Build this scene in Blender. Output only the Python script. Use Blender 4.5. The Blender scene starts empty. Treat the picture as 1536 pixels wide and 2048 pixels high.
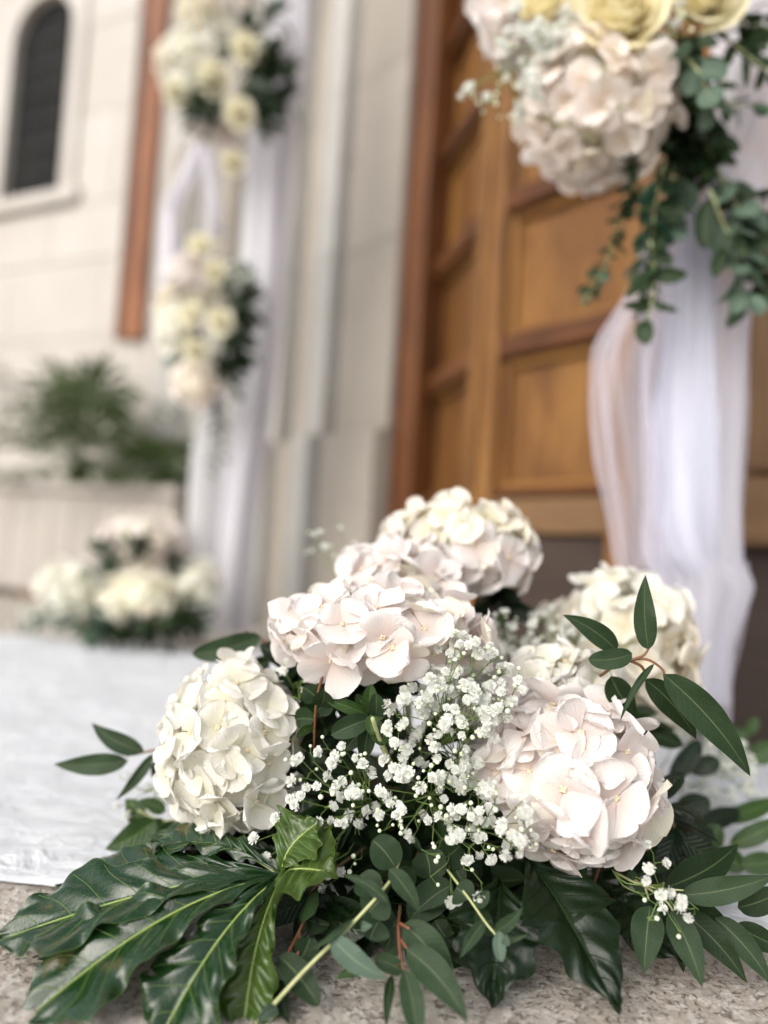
import bpy, math, random
import numpy as np
from mathutils import Vector, Matrix, noise
R = math.radians
random.seed(7)
scene = bpy.context.scene
COL = scene.collection

# ------------------------------------------------------------------ camera, sky, sun, exposure
F_PX, PITCH, ROLL, CAM_H = 1479.0, R(3.0), R(3.6), 0.30
_F = Vector((0, math.cos(PITCH), math.sin(PITCH)))
_U0 = Vector((0, -math.sin(PITCH), math.cos(PITCH)))
_R0 = Vector((1, 0, 0))
CR = _R0 * math.cos(ROLL) + _U0 * math.sin(ROLL)
CU = _U0 * math.cos(ROLL) - _R0 * math.sin(ROLL)
CP = Vector((0, 0, CAM_H))
cam_data = bpy.data.cameras.new('camera')
cam = bpy.data.objects.new('camera', cam_data)
COL.objects.link(cam)
scene.camera = cam
m3 = Matrix((CR, CU, -_F)).transposed()
cam.matrix_world = Matrix.Translation(CP) @ m3.to_4x4()
cam_data.sensor_fit = 'AUTO'
cam_data.sensor_width = 36
cam_data.lens = 26
cam_data.clip_start = 0.01
cam_data.clip_end = 600
cam_data.dof.use_dof = True
cam_data.dof.focus_distance = 0.545
cam_data.dof.aperture_fstop = 1.6

SUN_EL, SUN_AZ = R(34), R(218)          # azimuth clockwise from +Y
world = bpy.data.worlds.new('World')
scene.world = world
world.use_nodes = True
wn = world.node_tree
wn.nodes.clear()
sky = wn.nodes.new('ShaderNodeTexSky')
sky.sky_type = 'NISHITA'
sky.sun_disc = False
sky.sun_elevation = SUN_EL
sky.sun_rotation = SUN_AZ
sky.air_density = 1.0
sky.dust_density = 4.0
hs = wn.nodes.new('ShaderNodeHueSaturation')
hs.inputs['Saturation'].default_value = 0.42
bg = wn.nodes.new('ShaderNodeBackground')
bg.inputs['Strength'].default_value = 0.15
wo = wn.nodes.new('ShaderNodeOutputWorld')
wn.links.new(sky.outputs[0], hs.inputs['Color'])
wn.links.new(hs.outputs[0], bg.inputs['Color'])
wn.links.new(bg.outputs[0], wo.inputs['Surface'])
sun_d = bpy.data.lights.new('sun', 'SUN')
sun_d.energy = 1.0
sun_d.angle = R(55)
sun_d.color = (1.0, 0.96, 0.9)
sun = bpy.data.objects.new('sun', sun_d)
COL.objects.link(sun)
sdir = Vector((math.sin(SUN_AZ) * math.cos(SUN_EL), math.cos(SUN_AZ) * math.cos(SUN_EL), math.sin(SUN_EL)))
sun.rotation_euler = sdir.to_track_quat('Z', 'Y').to_euler()
sun.location = (-2, -2, 4)
scene.view_settings.view_transform = 'Standard'
scene.view_settings.look = 'None'
scene.view_settings.exposure = 0.59
scene.view_settings.gamma = 1
scene.view_settings.use_curve_mapping = False
scene.render.engine = 'CYCLES'
scene.cycles.use_denoising = True
scene.cycles.max_bounces = 8
scene.cycles.transparent_max_bounces = 24
scene.cycles.transmission_bounces = 4
scene.cycles.sample_clamp_indirect = 6

# ------------------------------------------------------------------ helpers
def P(px, py, d):
    """point at depth d (metres along the view axis) seen at photo pixel px, py"""
    return CP + (_F + CR * ((px - 768) / F_PX) - CU * ((py - 1024) / F_PX)) * d

def G(px, py, z=0.0):
    v = _F + CR * ((px - 768) / F_PX) - CU * ((py - 1024) / F_PX)
    return CP + v * ((z - CP.z) / v.z)

def tag(o, label=None, cat=None, group=None, kind=None):
    if label: o['label'] = label
    if cat: o['category'] = cat
    if group: o['group'] = group
    if kind: o['kind'] = kind
    return o

def thing(name, label, cat, loc=(0, 0, 0), group=None):
    o = bpy.data.objects.new(name, None)
    o.empty_display_size = 0.02
    COL.objects.link(o)
    o.location = loc
    return tag(o, label, cat, group)

class MB:
    def __init__(self):
        self.v, self.f, self.uv = [], [], []
    def add(self, verts, faces, uvs=None):
        n = len(self.v)
        self.v += [tuple(p) for p in verts]
        self.f += [tuple(i + n for i in f) for f in faces]
        self.uv += list(uvs) if uvs is not None else [(0.5, 0.5)] * len(verts)
    def box(self, lo, hi, M=None):
        x0, y0, z0 = lo; x1, y1, z1 = hi
        vs = [Vector(p) for p in ((x0,y0,z0),(x1,y0,z0),(x1,y1,z0),(x0,y1,z0),(x0,y0,z1),(x1,y0,z1),(x1,y1,z1),(x0,y1,z1))]
        if M is not None: vs = [M @ p for p in vs]
        self.add(vs, [(0,3,2,1),(4,5,6,7),(0,1,5,4),(1,2,6,5),(2,3,7,6),(3,0,4,7)])
    def tube(self, pts, radii, sides=6, cap=True):
        pts = [Vector(p) for p in pts]
        if not hasattr(radii, '__len__'): radii = [radii] * len(pts)
        n = len(pts); vs = []; fs = []; uvs = []
        prev = None
        for i, p in enumerate(pts):
            t = (pts[min(i + 1, n - 1)] - pts[max(i - 1, 0)])
            if t.length < 1e-9: t = Vector((0, 0, 1))
            t.normalize()
            a = prev - t * prev.dot(t) if prev is not None else t.orthogonal()
            if a.length < 1e-6: a = t.orthogonal()
            a.normalize(); b = t.cross(a); prev = a
            for k in range(sides):
                an = 2 * math.pi * k / sides
                vs.append(p + (a * math.cos(an) + b * math.sin(an)) * radii[i])
                uvs.append((k / sides, i / max(1, n - 1)))
        for i in range(n - 1):
            for k in range(sides):
                k2 = (k + 1) % sides
                fs.append((i*sides+k, i*sides+k2, (i+1)*sides+k2, (i+1)*sides+k))
        if cap:
            fs.append(tuple(reversed(range(sides)))); fs.append(tuple((n-1)*sides + k for k in range(sides)))
        self.add(vs, fs, uvs)
    def grid(self, fn, nu, nv, flip=False):
        vs = []; uvs = []; fs = []
        for j in range(nv + 1):
            for i in range(nu + 1):
                u, v = i / nu, j / nv
                vs.append(fn(u, v)); uvs.append((u, v))
        w = nu + 1
        for j in range(nv):
            for i in range(nu):
                q = (j*w+i, j*w+i+1, (j+1)*w+i+1, (j+1)*w+i)
                fs.append(q[::-1] if flip else q)
        self.add(vs, fs, uvs)
    def mesh(self, name, mat, smooth=True, off=None):
        me = bpy.data.meshes.new(name)
        vs = self.v if off is None else [(p[0]-off[0], p[1]-off[1], p[2]-off[2]) for p in self.v]
        me.from_pydata(vs, [], self.f)
        uvl = me.uv_layers.new(name='UVMap')
        li = np.empty(len(me.loops), dtype=np.int32)
        me.loops.foreach_get('vertex_index', li)
        uvl.data.foreach_set('uv', np.array(self.uv, dtype=np.float32)[li].ravel())
        me.polygons.foreach_set('use_smooth', [smooth] * len(me.polygons))
        if mat: me.materials.append(mat)
        me.update()
        return me
    def build(self, name, mat, parent=None, smooth=True, rel=True):
        off = parent.location if (parent is not None and rel) else None
        o = bpy.data.objects.new(name, self.mesh(name, mat, smooth, off))
        COL.objects.link(o)
        if parent is not None: o.parent = parent
        return o

def bevel(o, w=0.004, seg=2):
    b = o.modifiers.new('bevel', 'BEVEL'); b.width = w; b.segments = seg; b.limit_method = 'ANGLE'
    for p in o.data.polygons: p.use_smooth = False
    return o

def link_child(name, mesh, parent, M):
    o = bpy.data.objects.new(name, mesh)
    COL.objects.link(o)
    o.parent = parent
    o.matrix_local = M
    return o

def bez(pts, n):
    """smooth curve through the points (Catmull-Rom)"""
    pts = [Vector(p) for p in pts]
    if len(pts) == 2: return [pts[0].lerp(pts[1], i / n) for i in range(n + 1)]
    q = [pts[0] * 2 - pts[1]] + pts + [pts[-1] * 2 - pts[-2]]
    out = []
    segs = len(pts) - 1
    for k in range(n + 1):
        x = k / n * segs; i = min(int(x), segs - 1); t = x - i
        a, b, c, d = q[i], q[i+1], q[i+2], q[i+3]
        out.append(0.5 * ((2*b) + (c - a)*t + (2*a - 5*b + 4*c - d)*t*t + (3*b - a - 3*c + d)*t**3))
    return out

# ------------------------------------------------------------------ material helpers
class NT:
    def __init__(self, name):
        self.m = bpy.data.materials.new(name); self.m.use_nodes = True
        self.t = self.m.node_tree; self.t.nodes.clear()
        self.out = self.n('ShaderNodeOutputMaterial')
    def n(self, typ, **kw):
        nd = self.t.nodes.new(typ)
        for k, v in kw.items(): setattr(nd, k, v)
        return nd
    def l(self, a, b): self.t.links.new(a, b)
    def put(self, sock, val):
        if hasattr(val, 'is_linked') or hasattr(val, 'links'): self.l(val, sock)
        else:
            if isinstance(val, tuple) and len(val) == 3 and len(sock.default_value) == 4: val = (*val, 1)
            sock.default_value = val
    def math(self, op, a, b=None, c=None, clamp=False):
        nd = self.n('ShaderNodeMath', operation=op); nd.use_clamp = clamp
        self.put(nd.inputs[0], a)
        if b is not None: self.put(nd.inputs[1], b)
        if c is not None: self.put(nd.inputs[2], c)
        return nd.outputs[0]
    def mix(self, f, a, b, blend='MIX'):
        nd = self.n('ShaderNodeMix', data_type='RGBA', blend_type=blend)
        self.put(nd.inputs[0], f); self.put(nd.inputs[6], a); self.put(nd.inputs[7], b)
        return nd.outputs[2]
    def noise(self, vec, scale, detail=3, rough=0.5, dist=0.0, col=False):
        nd = self.n('ShaderNodeTexNoise')
        if vec is not None: self.l(vec, nd.inputs['Vector'])
        nd.inputs['Scale'].default_value = scale; nd.inputs['Detail'].default_value = detail
        nd.inputs['Roughness'].default_value = rough; nd.inputs['Distortion'].default_value = dist
        return nd.outputs['Color' if col else 'Fac']
    def vor(self, vec, scale, feature='F1'):
        nd = self.n('ShaderNodeTexVoronoi', feature=feature)
        if vec is not None: self.l(vec, nd.inputs['Vector'])
        nd.inputs['Scale'].default_value = scale
        return nd.outputs['Distance']
    def mapping(self, vec, scale=(1, 1, 1), rot=(0, 0, 0)):
        nd = self.n('ShaderNodeMapping'); self.l(vec, nd.inputs['Vector'])
        nd.inputs['Scale'].default_value = scale; nd.inputs['Rotation'].default_value = rot
        return nd.outputs[0]
    def ramp(self, f, stops):
        nd = self.n('ShaderNodeValToRGB'); self.l(f, nd.inputs[0])
        el = nd.color_ramp.elements
        while len(el) < len(stops): el.new(0.5)
        for e, (p, c) in zip(el, stops):
            e.position = p
            e.color = (*c, 1) if isinstance(c, tuple) else (c, c, c, 1)
        return nd.outputs[0]
    def smooth(self, x, lo, hi):
        nd = self.n('ShaderNodeMapRange', interpolation_type='SMOOTHSTEP')
        self.put(nd.inputs[0], x); nd.inputs[1].default_value = lo; nd.inputs[2].default_value = hi
        return nd.outputs[0]
    def coord(self, which='Object'): return self.n('ShaderNodeTexCoord').outputs[which]
    def geo_pos(self): return self.n('ShaderNodeNewGeometry').outputs['Position']
    def rnd(self): return self.n('ShaderNodeObjectInfo').outputs['Random']
    def bump(self, h, strength=0.3, dist=0.002, base=None):
        nd = self.n('ShaderNodeBump'); self.put(nd.inputs['Height'], h)
        nd.inputs['Strength'].default_value = strength; nd.inputs['Distance'].default_value = dist
        if base is not None: self.l(base, nd.inputs['Normal'])
        return nd.outputs[0]
    def pbr(self, col, rough=0.5, normal=None, spec=0.5, **kw):
        nd = self.n('ShaderNodeBsdfPrincipled')
        self.put(nd.inputs['Base Color'], col); self.put(nd.inputs['Roughness'], rough)
        self.put(nd.inputs['Specular IOR Level'], spec)
        if normal is not None: self.l(normal, nd.inputs['Normal'])
        for k, v in kw.items(): self.put(nd.inputs[k.replace('_', ' ')], v)
        return nd.outputs[0]
    def translucent(self, sh, col, fac, normal=None):
        tr = self.n('ShaderNodeBsdfTranslucent'); self.put(tr.inputs[0], col)
        if normal is not None: self.l(normal, tr.inputs['Normal'])
        mx = self.n('ShaderNodeMixShader'); self.put(mx.inputs[0], fac)
        self.l(sh, mx.inputs[1]); self.l(tr.outputs[0], mx.inputs[2])
        return mx.outputs[0]
    def done(self, sh):
        self.l(sh, self.out.inputs['Surface']); return self.m

def mat_petal(name, main, alt, base, alt2=None, trans=0.38, warm=0.0):
    m = NT(name)
    uv = m.coord('UV'); sep = m.n('ShaderNodeSeparateXYZ'); m.l(uv, sep.inputs[0])
    u, v = sep.outputs[0], sep.outputs[1]
    rn = m.rnd()
    c = m.mix(m.ramp(rn, [(0.0, 0.0), (0.45, 0.25), (1.0, 1.0)]), main, alt)
    if alt2:
        r2 = m.math('FRACT', m.math('MULTIPLY', rn, 7.31))
        c = m.mix(m.smooth(r2, 0.78, 0.98), c, alt2)
    # the base of the petal is tinted, the edge paler
    nb = m.noise(m.coord('Object'), 60, 3)
    bf = m.math('MULTIPLY', m.smooth(m.math('ADD', v, m.math('MULTIPLY', nb, 0.25)), 0.75, 0.12), 0.75)
    c = m.mix(bf, c, base)
    # fanned veins
    du = m.math('SUBTRACT', u, 0.5)
    k = m.math('DIVIDE', du, m.math('ADD', v, 0.35))
    wob = m.math('MULTIPLY', m.math('SUBTRACT', m.noise(uv, 6, 2), 0.5), 0.10)
    ve = m.math('ABSOLUTE', m.math('SINE', m.math('MULTIPLY', m.math('ADD', k, wob), 26.0)))
    ve = m.math('POWER', m.math('SUBTRACT', 1.0, ve), 3.0)
    cr = m.noise(uv, 22, 4, 0.6)
    hgt = m.math('ADD', m.math('MULTIPLY', ve, -0.55), m.math('MULTIPLY', cr, 0.9))
    nrm = m.bump(hgt, 0.5, 0.0011)
    c = m.mix(m.math('MULTIPLY', ve, 0.20), c, base)
    # tiny brown flecks
    fl = m.noise(m.coord('Object'), 240, 1)
    sp = m.smooth(fl, 0.79, 0.83)
    c = m.mix(m.math('MULTIPLY', sp, 0.5), c, (0.32, 0.22, 0.11))
    sh = m.pbr(c, 0.55, nrm, 0.25, Sheen_Weight=0.15)
    return m.done(m.translucent(sh, c, trans, nrm))

def mat_leaf(name, c1, c2, vein, rough=0.45, spec=0.4, trans=0.12, back=None, edge=0.5, quilt=0.4, gloss_var=0.1, nveins=9, patch=None, veinmix=0.5):
    m = NT(name)
    uv = m.coord('UV'); sep = m.n('ShaderNodeSeparateXYZ'); m.l(uv, sep.inputs[0])
    u, v = sep.outputs[0], sep.outputs[1]
    rn = m.rnd()
    geo = m.n('ShaderNodeNewGeometry')
    nz = m.noise(m.coord('Object'), 35, 4, 0.6)
    c = m.mix(m.math('ADD', m.math('MULTIPLY', rn, 0.9), m.math('MULTIPLY', nz, 0.35)), c1, c2)
    du = m.math('ABSOLUTE', m.math('SUBTRACT', u, 0.5))
    wb = m.math('MULTIPLY', m.math('SUBTRACT', m.noise(uv, 5, 2), 0.5), 0.35)
    ph = m.math('ADD', m.math('SUBTRACT', m.math('MULTIPLY', v, float(nveins)), m.math('MULTIPLY', du, 4.2)), wb)
    fr = m.math('ABSOLUTE', m.math('SUBTRACT', m.math('FRACT', ph), 0.5))      # 0 on the side vein
    sv = m.smooth(fr, 0.045, 0.0)
    mid = m.smooth(du, 0.022, 0.006)
    ed = m.math('MULTIPLY', m.smooth(du, 0.482, 0.497), edge)
    net = m.vor(m.mapping(uv, (9, 26, 1)), 1.6, 'DISTANCE_TO_EDGE')
    netl = m.smooth(net, 0.09, 0.0)
    allv = m.math('MAXIMUM', m.math('MAXIMUM', mid, m.math('MULTIPLY', sv, veinmix)), m.math('MAXIMUM', ed, m.math('MULTIPLY', netl, 0.10)))
    if patch:
        pn = m.noise(m.coord('Object'), 28, 4, 0.55)
        c = m.mix(m.math('MULTIPLY', m.smooth(pn, 0.60, 0.72), 0.5), c, patch)
    c = m.mix(allv, c, vein)
    if back:
        c = m.mix(geo.outputs['Backfacing'], c, back)
    q = m.math('MULTIPLY', m.math('COSINE', m.math('MULTIPLY', fr, 6.283)), -1.0)
    h = m.math('ADD', m.math('MULTIPLY', q, quilt), m.math('ADD', m.math('MULTIPLY', netl, -0.06), m.math('MULTIPLY', m.noise(m.coord('Object'), 170, 4, 0.65), 0.55)))
    nrm = m.bump(h, 0.5, 0.0012)
    rr = m.math('ADD', m.math('MULTIPLY', m.noise(m.coord('Object'), 55, 5, 0.65), gloss_var * 2), rough - gloss_var)
    sh = m.pbr(c, rr, nrm, spec)
    return m.done(m.translucent(sh, m.mix(0.25, c, (0.25, 0.36, 0.05)), trans, nrm))

def mat_plain(name, c1, c2=None, rough=0.6, scale=40, spec=0.4, bump=0.2, bdist=0.002, trans=0, **kw):
    m = NT(name)
    co = m.coord('Object')
    nz = m.noise(co, scale, 4, 0.6)
    c = m.mix(m.smooth(nz, 0.3, 0.7), c1, c2 or c1)
    nrm = m.bump(m.noise(co, scale * 2.5, 4, 0.6), bump, bdist)
    sh = m.pbr(c, rough, nrm, spec, **kw)
    if trans: sh = m.translucent(sh, c, trans, nrm)
    return m.done(sh)

M = {}
M['blush'] = mat_petal('blush_petal', (0.90, 0.882, 0.868), (0.90, 0.856, 0.842), (0.88, 0.72, 0.66), (0.88, 0.86, 0.72))
M['white'] = mat_petal('white_petal', (0.91, 0.90, 0.87), (0.90, 0.88, 0.81), (0.84, 0.82, 0.62))
M['cream'] = mat_petal('cream_petal', (0.93, 0.90, 0.84), (0.92, 0.87, 0.78), (0.84, 0.80, 0.50), (0.88, 0.80, 0.74))
M['ivory'] = mat_petal('ivory_petal', (0.92, 0.89, 0.82), (0.90, 0.84, 0.73), (0.76, 0.67, 0.46))
M['garland_blush'] = mat_petal('garland_blush_petal', (0.95, 0.91, 0.87), (0.95, 0.87, 0.82), (0.91, 0.76, 0.64), (0.88, 0.84, 0.68))
M['yellow_rose'] = mat_petal('yellow_rose_petal', (0.91, 0.84, 0.56), (0.91, 0.86, 0.63), (0.84, 0.64, 0.26), None, 0.38)
M['pale_rose'] = mat_petal('pale_rose_petal', (0.91, 0.88, 0.70), (0.91, 0.89, 0.76), (0.86, 0.74, 0.40), None, 0.38)
M['gyp'] = mat_plain('gypsophila_petal', (0.93, 0.94, 0.91), (0.90, 0.92, 0.87), 0.6, 900, 0.3, 0.05, 0.0003, trans=0.45)
M['gyp_bud'] = mat_plain('gypsophila_bud', (0.62, 0.72, 0.46), (0.80, 0.84, 0.70), 0.5, 500, 0.4, 0.1, 0.0005)
M['gyp_stem'] = mat_plain('gypsophila_stem', (0.11, 0.19, 0.045), (0.18, 0.25, 0.075), 0.5, 200, 0.4)
M['core'] = mat_plain('flower_stalk', (0.74, 0.76, 0.60), (0.68, 0.68, 0.48), 0.7, 60)
M['centre'] = mat_plain('floret_centre', (0.72, 0.68, 0.42), (0.66, 0.50, 0.40), 0.5, 600)
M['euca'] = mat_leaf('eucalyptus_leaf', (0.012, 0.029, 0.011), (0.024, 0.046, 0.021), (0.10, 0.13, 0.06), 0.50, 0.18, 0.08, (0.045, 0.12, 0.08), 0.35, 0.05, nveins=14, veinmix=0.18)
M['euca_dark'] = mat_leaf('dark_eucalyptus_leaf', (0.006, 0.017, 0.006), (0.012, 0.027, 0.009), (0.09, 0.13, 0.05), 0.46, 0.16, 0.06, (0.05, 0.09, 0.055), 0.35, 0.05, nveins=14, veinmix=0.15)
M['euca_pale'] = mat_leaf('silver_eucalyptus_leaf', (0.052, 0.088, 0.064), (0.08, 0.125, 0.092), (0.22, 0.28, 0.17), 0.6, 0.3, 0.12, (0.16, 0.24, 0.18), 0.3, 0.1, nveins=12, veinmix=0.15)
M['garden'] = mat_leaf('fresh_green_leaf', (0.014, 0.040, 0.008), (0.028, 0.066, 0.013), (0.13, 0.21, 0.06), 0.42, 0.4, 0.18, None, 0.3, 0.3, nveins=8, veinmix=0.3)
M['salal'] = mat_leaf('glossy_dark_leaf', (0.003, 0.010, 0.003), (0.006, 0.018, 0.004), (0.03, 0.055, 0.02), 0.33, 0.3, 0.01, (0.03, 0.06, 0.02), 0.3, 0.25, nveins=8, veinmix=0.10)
M['fatsia'] = mat_leaf('fatsia_leaf', (0.005, 0.021, 0.007), (0.009, 0.032, 0.008), (0.10, 0.17, 0.04), 0.15, 0.5, 0.02, (0.06, 0.11, 0.03), 0.5, 0.15, 0.06, nveins=7, patch=(0.14, 0.10, 0.035), veinmix=0.0)
M['fatsia_lime'] = mat_leaf('young_fatsia_leaf', (0.028, 0.062, 0.010), (0.048, 0.088, 0.014), (0.18, 0.25, 0.05), 0.24, 0.5, 0.08, (0.08, 0.12, 0.03), 0.5, 0.15, 0.07, nveins=7, patch=(0.16, 0.12, 0.04), veinmix=0.0)
M['vein'] = mat_plain('leaf_rib', (0.27, 0.37, 0.09), (0.33, 0.41, 0.13), 0.4, 100, 0.4)
M['side_vein'] = mat_plain('leaf_side_vein', (0.07, 0.13, 0.035), (0.11, 0.17, 0.045), 0.4, 100, 0.4)
M['red_stem'] = mat_plain('reddish_stem', (0.17, 0.055, 0.03), (0.16, 0.09, 0.04), 0.5, 60)
M['pale_stem'] = mat_plain('pale_stem', (0.36, 0.40, 0.17), (0.44, 0.45, 0.24), 0.5, 60, bump=0.5)
M['brown_stem'] = mat_plain('brown_stem', (0.14, 0.10, 0.05), (0.20, 0.16, 0.08), 0.6, 60)
M['foam'] = mat_plain('floral_foam', (0.02, 0.05, 0.02), (0.03, 0.06, 0.02), 0.9, 200, bump=0.8)

def mat_stone(name, c1, c2, stain, scale=2.0, rough=0.75, bs=0.25):
    m = NT(name); co = m.geo_pos()
    a = m.noise(co, scale, 5, 0.6); b = m.noise(co, scale * 14, 4, 0.6)
    c = m.mix(m.smooth(a, 0.3, 0.7), c1, c2)
    c = m.mix(m.math('MULTIPLY', m.smooth(b, 0.52, 0.72), 0.45), c, stain)
    streak = m.noise(m.mapping(co, (9, 9, 0.7)), 1.5, 4)
    c = m.mix(m.math('MULTIPLY', m.smooth(streak, 0.52, 0.8), 0.35), c, stain)
    c = m.mix(m.math('MULTIPLY', m.rnd(), 0.45), c, stain)
    return m.done(m.pbr(c, rough, m.bump(b, bs, 0.006), 0.35))
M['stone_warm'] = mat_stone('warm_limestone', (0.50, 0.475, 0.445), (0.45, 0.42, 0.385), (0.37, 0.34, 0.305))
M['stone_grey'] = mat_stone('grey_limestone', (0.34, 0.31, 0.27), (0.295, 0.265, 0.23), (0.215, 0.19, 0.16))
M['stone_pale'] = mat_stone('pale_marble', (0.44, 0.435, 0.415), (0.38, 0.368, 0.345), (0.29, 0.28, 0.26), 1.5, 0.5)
M['mortar'] = mat_plain('mortar', (0.30, 0.27, 0.23), (0.26, 0.23, 0.20), 0.9, 60)
M['planter'] = mat_stone('planter_stone', (0.43, 0.40, 0.365), (0.38, 0.35, 0.32), (0.32, 0.285, 0.255))
M['soil'] = mat_plain('soil', (0.05, 0.035, 0.02), (0.08, 0.06, 0.04), 0.95, 80, bump=0.9, bdist=0.01)

def mat_travertine():
    m = NT('rough_travertine'); co = m.geo_pos()
    w = m.noise(co, 9, 4, 0.6, col=True)
    wv = m.mix(0.012, co, w, 'ADD')
    a = m.noise(wv, 7, 5, 0.6); b = m.noise(wv, 120, 6, 0.72); d = m.noise(wv, 300, 4, 0.7)
    f = m.noise(m.mapping(wv, (1, 1.15, 1), (0, 0, 0.5)), 130, 5, 0.7, 0.6)
    c = m.mix(m.smooth(a, 0.35, 0.65), (0.48, 0.435, 0.38), (0.43, 0.375, 0.32))
    c = m.mix(m.smooth(b, 0.46, 0.62), c, (0.62, 0.59, 0.54))
    c = m.mix(m.math('MULTIPLY', m.smooth(f, 0.54, 0.64), 0.75), c, (0.24, 0.19, 0.145))
    c = m.mix(m.math('MULTIPLY', m.smooth(d, 0.60, 0.68), 0.75), c, (0.10, 0.075, 0.055))
    v = m.vor(wv, 170)
    pit = m.math('MULTIPLY', m.smooth(v, 0.22, 0.05), m.smooth(b, 0.55, 0.4))
    c = m.mix(m.math('MULTIPLY', pit, 0.6), c, (0.13, 0.10, 0.075))
    h = m.math('SUBTRACT', m.math('ADD', m.math('MULTIPLY', b, 1.0), m.math('MULTIPLY', d, 0.35)), m.math('ADD', m.math('MULTIPLY', pit, 1.2), m.math('MULTIPLY', m.smooth(f, 0.54, 0.66), 0.7)))
    return m.done(m.pbr(c, 0.72, m.bump(h, 1.0, 0.003), 0.4))
M['travertine'] = mat_travertine()

def mat_carpet():
    m = NT('white_satin'); co = m.geo_pos()
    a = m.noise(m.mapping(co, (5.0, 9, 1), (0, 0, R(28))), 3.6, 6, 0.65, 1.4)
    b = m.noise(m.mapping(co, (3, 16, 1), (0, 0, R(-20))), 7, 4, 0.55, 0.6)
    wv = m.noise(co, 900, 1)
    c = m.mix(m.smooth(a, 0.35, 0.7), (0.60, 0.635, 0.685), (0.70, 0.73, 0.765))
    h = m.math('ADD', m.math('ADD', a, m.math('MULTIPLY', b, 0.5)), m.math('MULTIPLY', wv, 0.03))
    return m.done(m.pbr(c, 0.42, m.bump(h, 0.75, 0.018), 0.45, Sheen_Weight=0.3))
M['carpet'] = mat_carpet()

def mat_wood(name, c1, c2, dark, rough=0.42, sx=1.0):
    m = NT(name); co = m.coord('UV')
    g = m.noise(m.mapping(co, (46 * sx, 2.2, 1)), 1.0, 5, 0.6, 0.6)
    a = m.noise(m.mapping(co, (5, 1.4, 1)), 1.2, 4, 0.6, 0.5)
    c = m.mix(m.smooth(g, 0.3, 0.7), c1, c2)
    c = m.mix(m.math('MULTIPLY', m.smooth(a, 0.40, 0.66), 0.8), c, dark)
    c = m.mix(m.math('MULTIPLY', m.rnd(), 0.3), c, dark)
    return m.done(m.pbr(c, rough, m.bump(g, 0.25, 0.002), 0.22))
M['wood'] = mat_wood('honey_wood', (0.275, 0.138, 0.040), (0.185, 0.082, 0.022), (0.095, 0.040, 0.015))
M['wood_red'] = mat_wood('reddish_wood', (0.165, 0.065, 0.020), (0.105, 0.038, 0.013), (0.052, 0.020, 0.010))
M['wood_dark'] = mat_wood('weathered_dark_wood', (0.060, 0.040, 0.031), (0.045, 0.030, 0.024), (0.03, 0.022, 0.018), 0.65)
M['wood_pale'] = mat_wood('faded_wood', (0.21, 0.125, 0.062), (0.15, 0.082, 0.038), (0.10, 0.055, 0.028), 0.5)
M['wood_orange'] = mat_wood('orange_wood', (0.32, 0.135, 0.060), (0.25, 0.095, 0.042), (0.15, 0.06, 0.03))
M['glass'] = mat_plain('dark_window_glass', (0.012, 0.013, 0.013), (0.022, 0.022, 0.020), 0.6, 3, 0.04, 0.05)
M['iron'] = mat_plain('window_lead', (0.02, 0.02, 0.02), (0.03, 0.03, 0.03), 0.6, 30)

def mat_tulle(name, col, dens, dens2, sc=1.0):
    m = NT(name); uv = m.coord('UV')
    st = m.noise(m.mapping(uv, (24 * sc, 1.3, 1)), 1.0, 4, 0.6, 0.4)
    lw = m.n('ShaderNodeLayerWeight'); lw.inputs[0].default_value = 0.45
    f = m.math('ADD', m.math('ADD', dens, m.math('MULTIPLY', m.smooth(st, 0.35, 0.75), dens2)), m.math('MULTIPLY', lw.outputs['Facing'], 0.5), clamp=True)
    df = m.pbr(col, 0.75, None, 0.2, Sheen_Weight=0.3)
    sh = m.translucent(df, col, 0.4)
    tr = m.n('ShaderNodeBsdfTransparent')
    mx = m.n('ShaderNodeMixShader'); m.l(f, mx.inputs[0]); m.l(tr.outputs[0], mx.inputs[1]); m.l(sh, mx.inputs[2])
    return m.done(mx.outputs[0])
M['tulle'] = mat_tulle('lavender_white_tulle', (0.84, 0.84, 0.92), 0.24, 0.26, 0.8)
M['far_tulle'] = mat_tulle('far_tulle', (0.82, 0.81, 0.88), 0.45, 0.35)
M['white_cloth'] = mat_tulle('white_cloth', (0.76, 0.76, 0.78), 0.45, 0.3)
M['tulle_sheer'] = mat_tulle('sheer_tulle', (0.80, 0.76, 0.84), 0.10, 0.30, 2.0)
M['tulle_satin'] = mat_plain('white_satin_lining', (0.72, 0.74, 0.86), (0.68, 0.70, 0.82), 0.6, 12, 0.3, 0.1, trans=0.25)
M['palm'] = mat_leaf('palm_blade', (0.034, 0.066, 0.018), (0.062, 0.095, 0.028), (0.12, 0.16, 0.06), 0.45, 0.4, 0.1)
M['trunk'] = mat_plain('palm_trunk', (0.10, 0.07, 0.04), (0.16, 0.12, 0.07), 0.9, 40, bump=0.9, bdist=0.01)

# ------------------------------------------------------------------ flower and leaf builders
def profile(kind, s):
    if kind == 'lance':   return (math.sin(math.pi * min(1, s ** 0.72)) ** 0.85) * (1 - 0.12 * s)
    if kind == 'ovate':   return min(1.0, 1.75 * (s ** 0.55) * (1 - s) ** 0.62) if s < 1 else 0
    if kind == 'round':   return math.sqrt(max(0, 1 - (2 * s - 1) ** 2)) * (1.0 if s < .5 else 1 - .12 * (s - .5))
    if kind == 'oval':    return max(0, 1 - abs(2 * s - 1) ** 2.6) ** 0.6
    return math.sin(math.pi * s)

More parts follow.
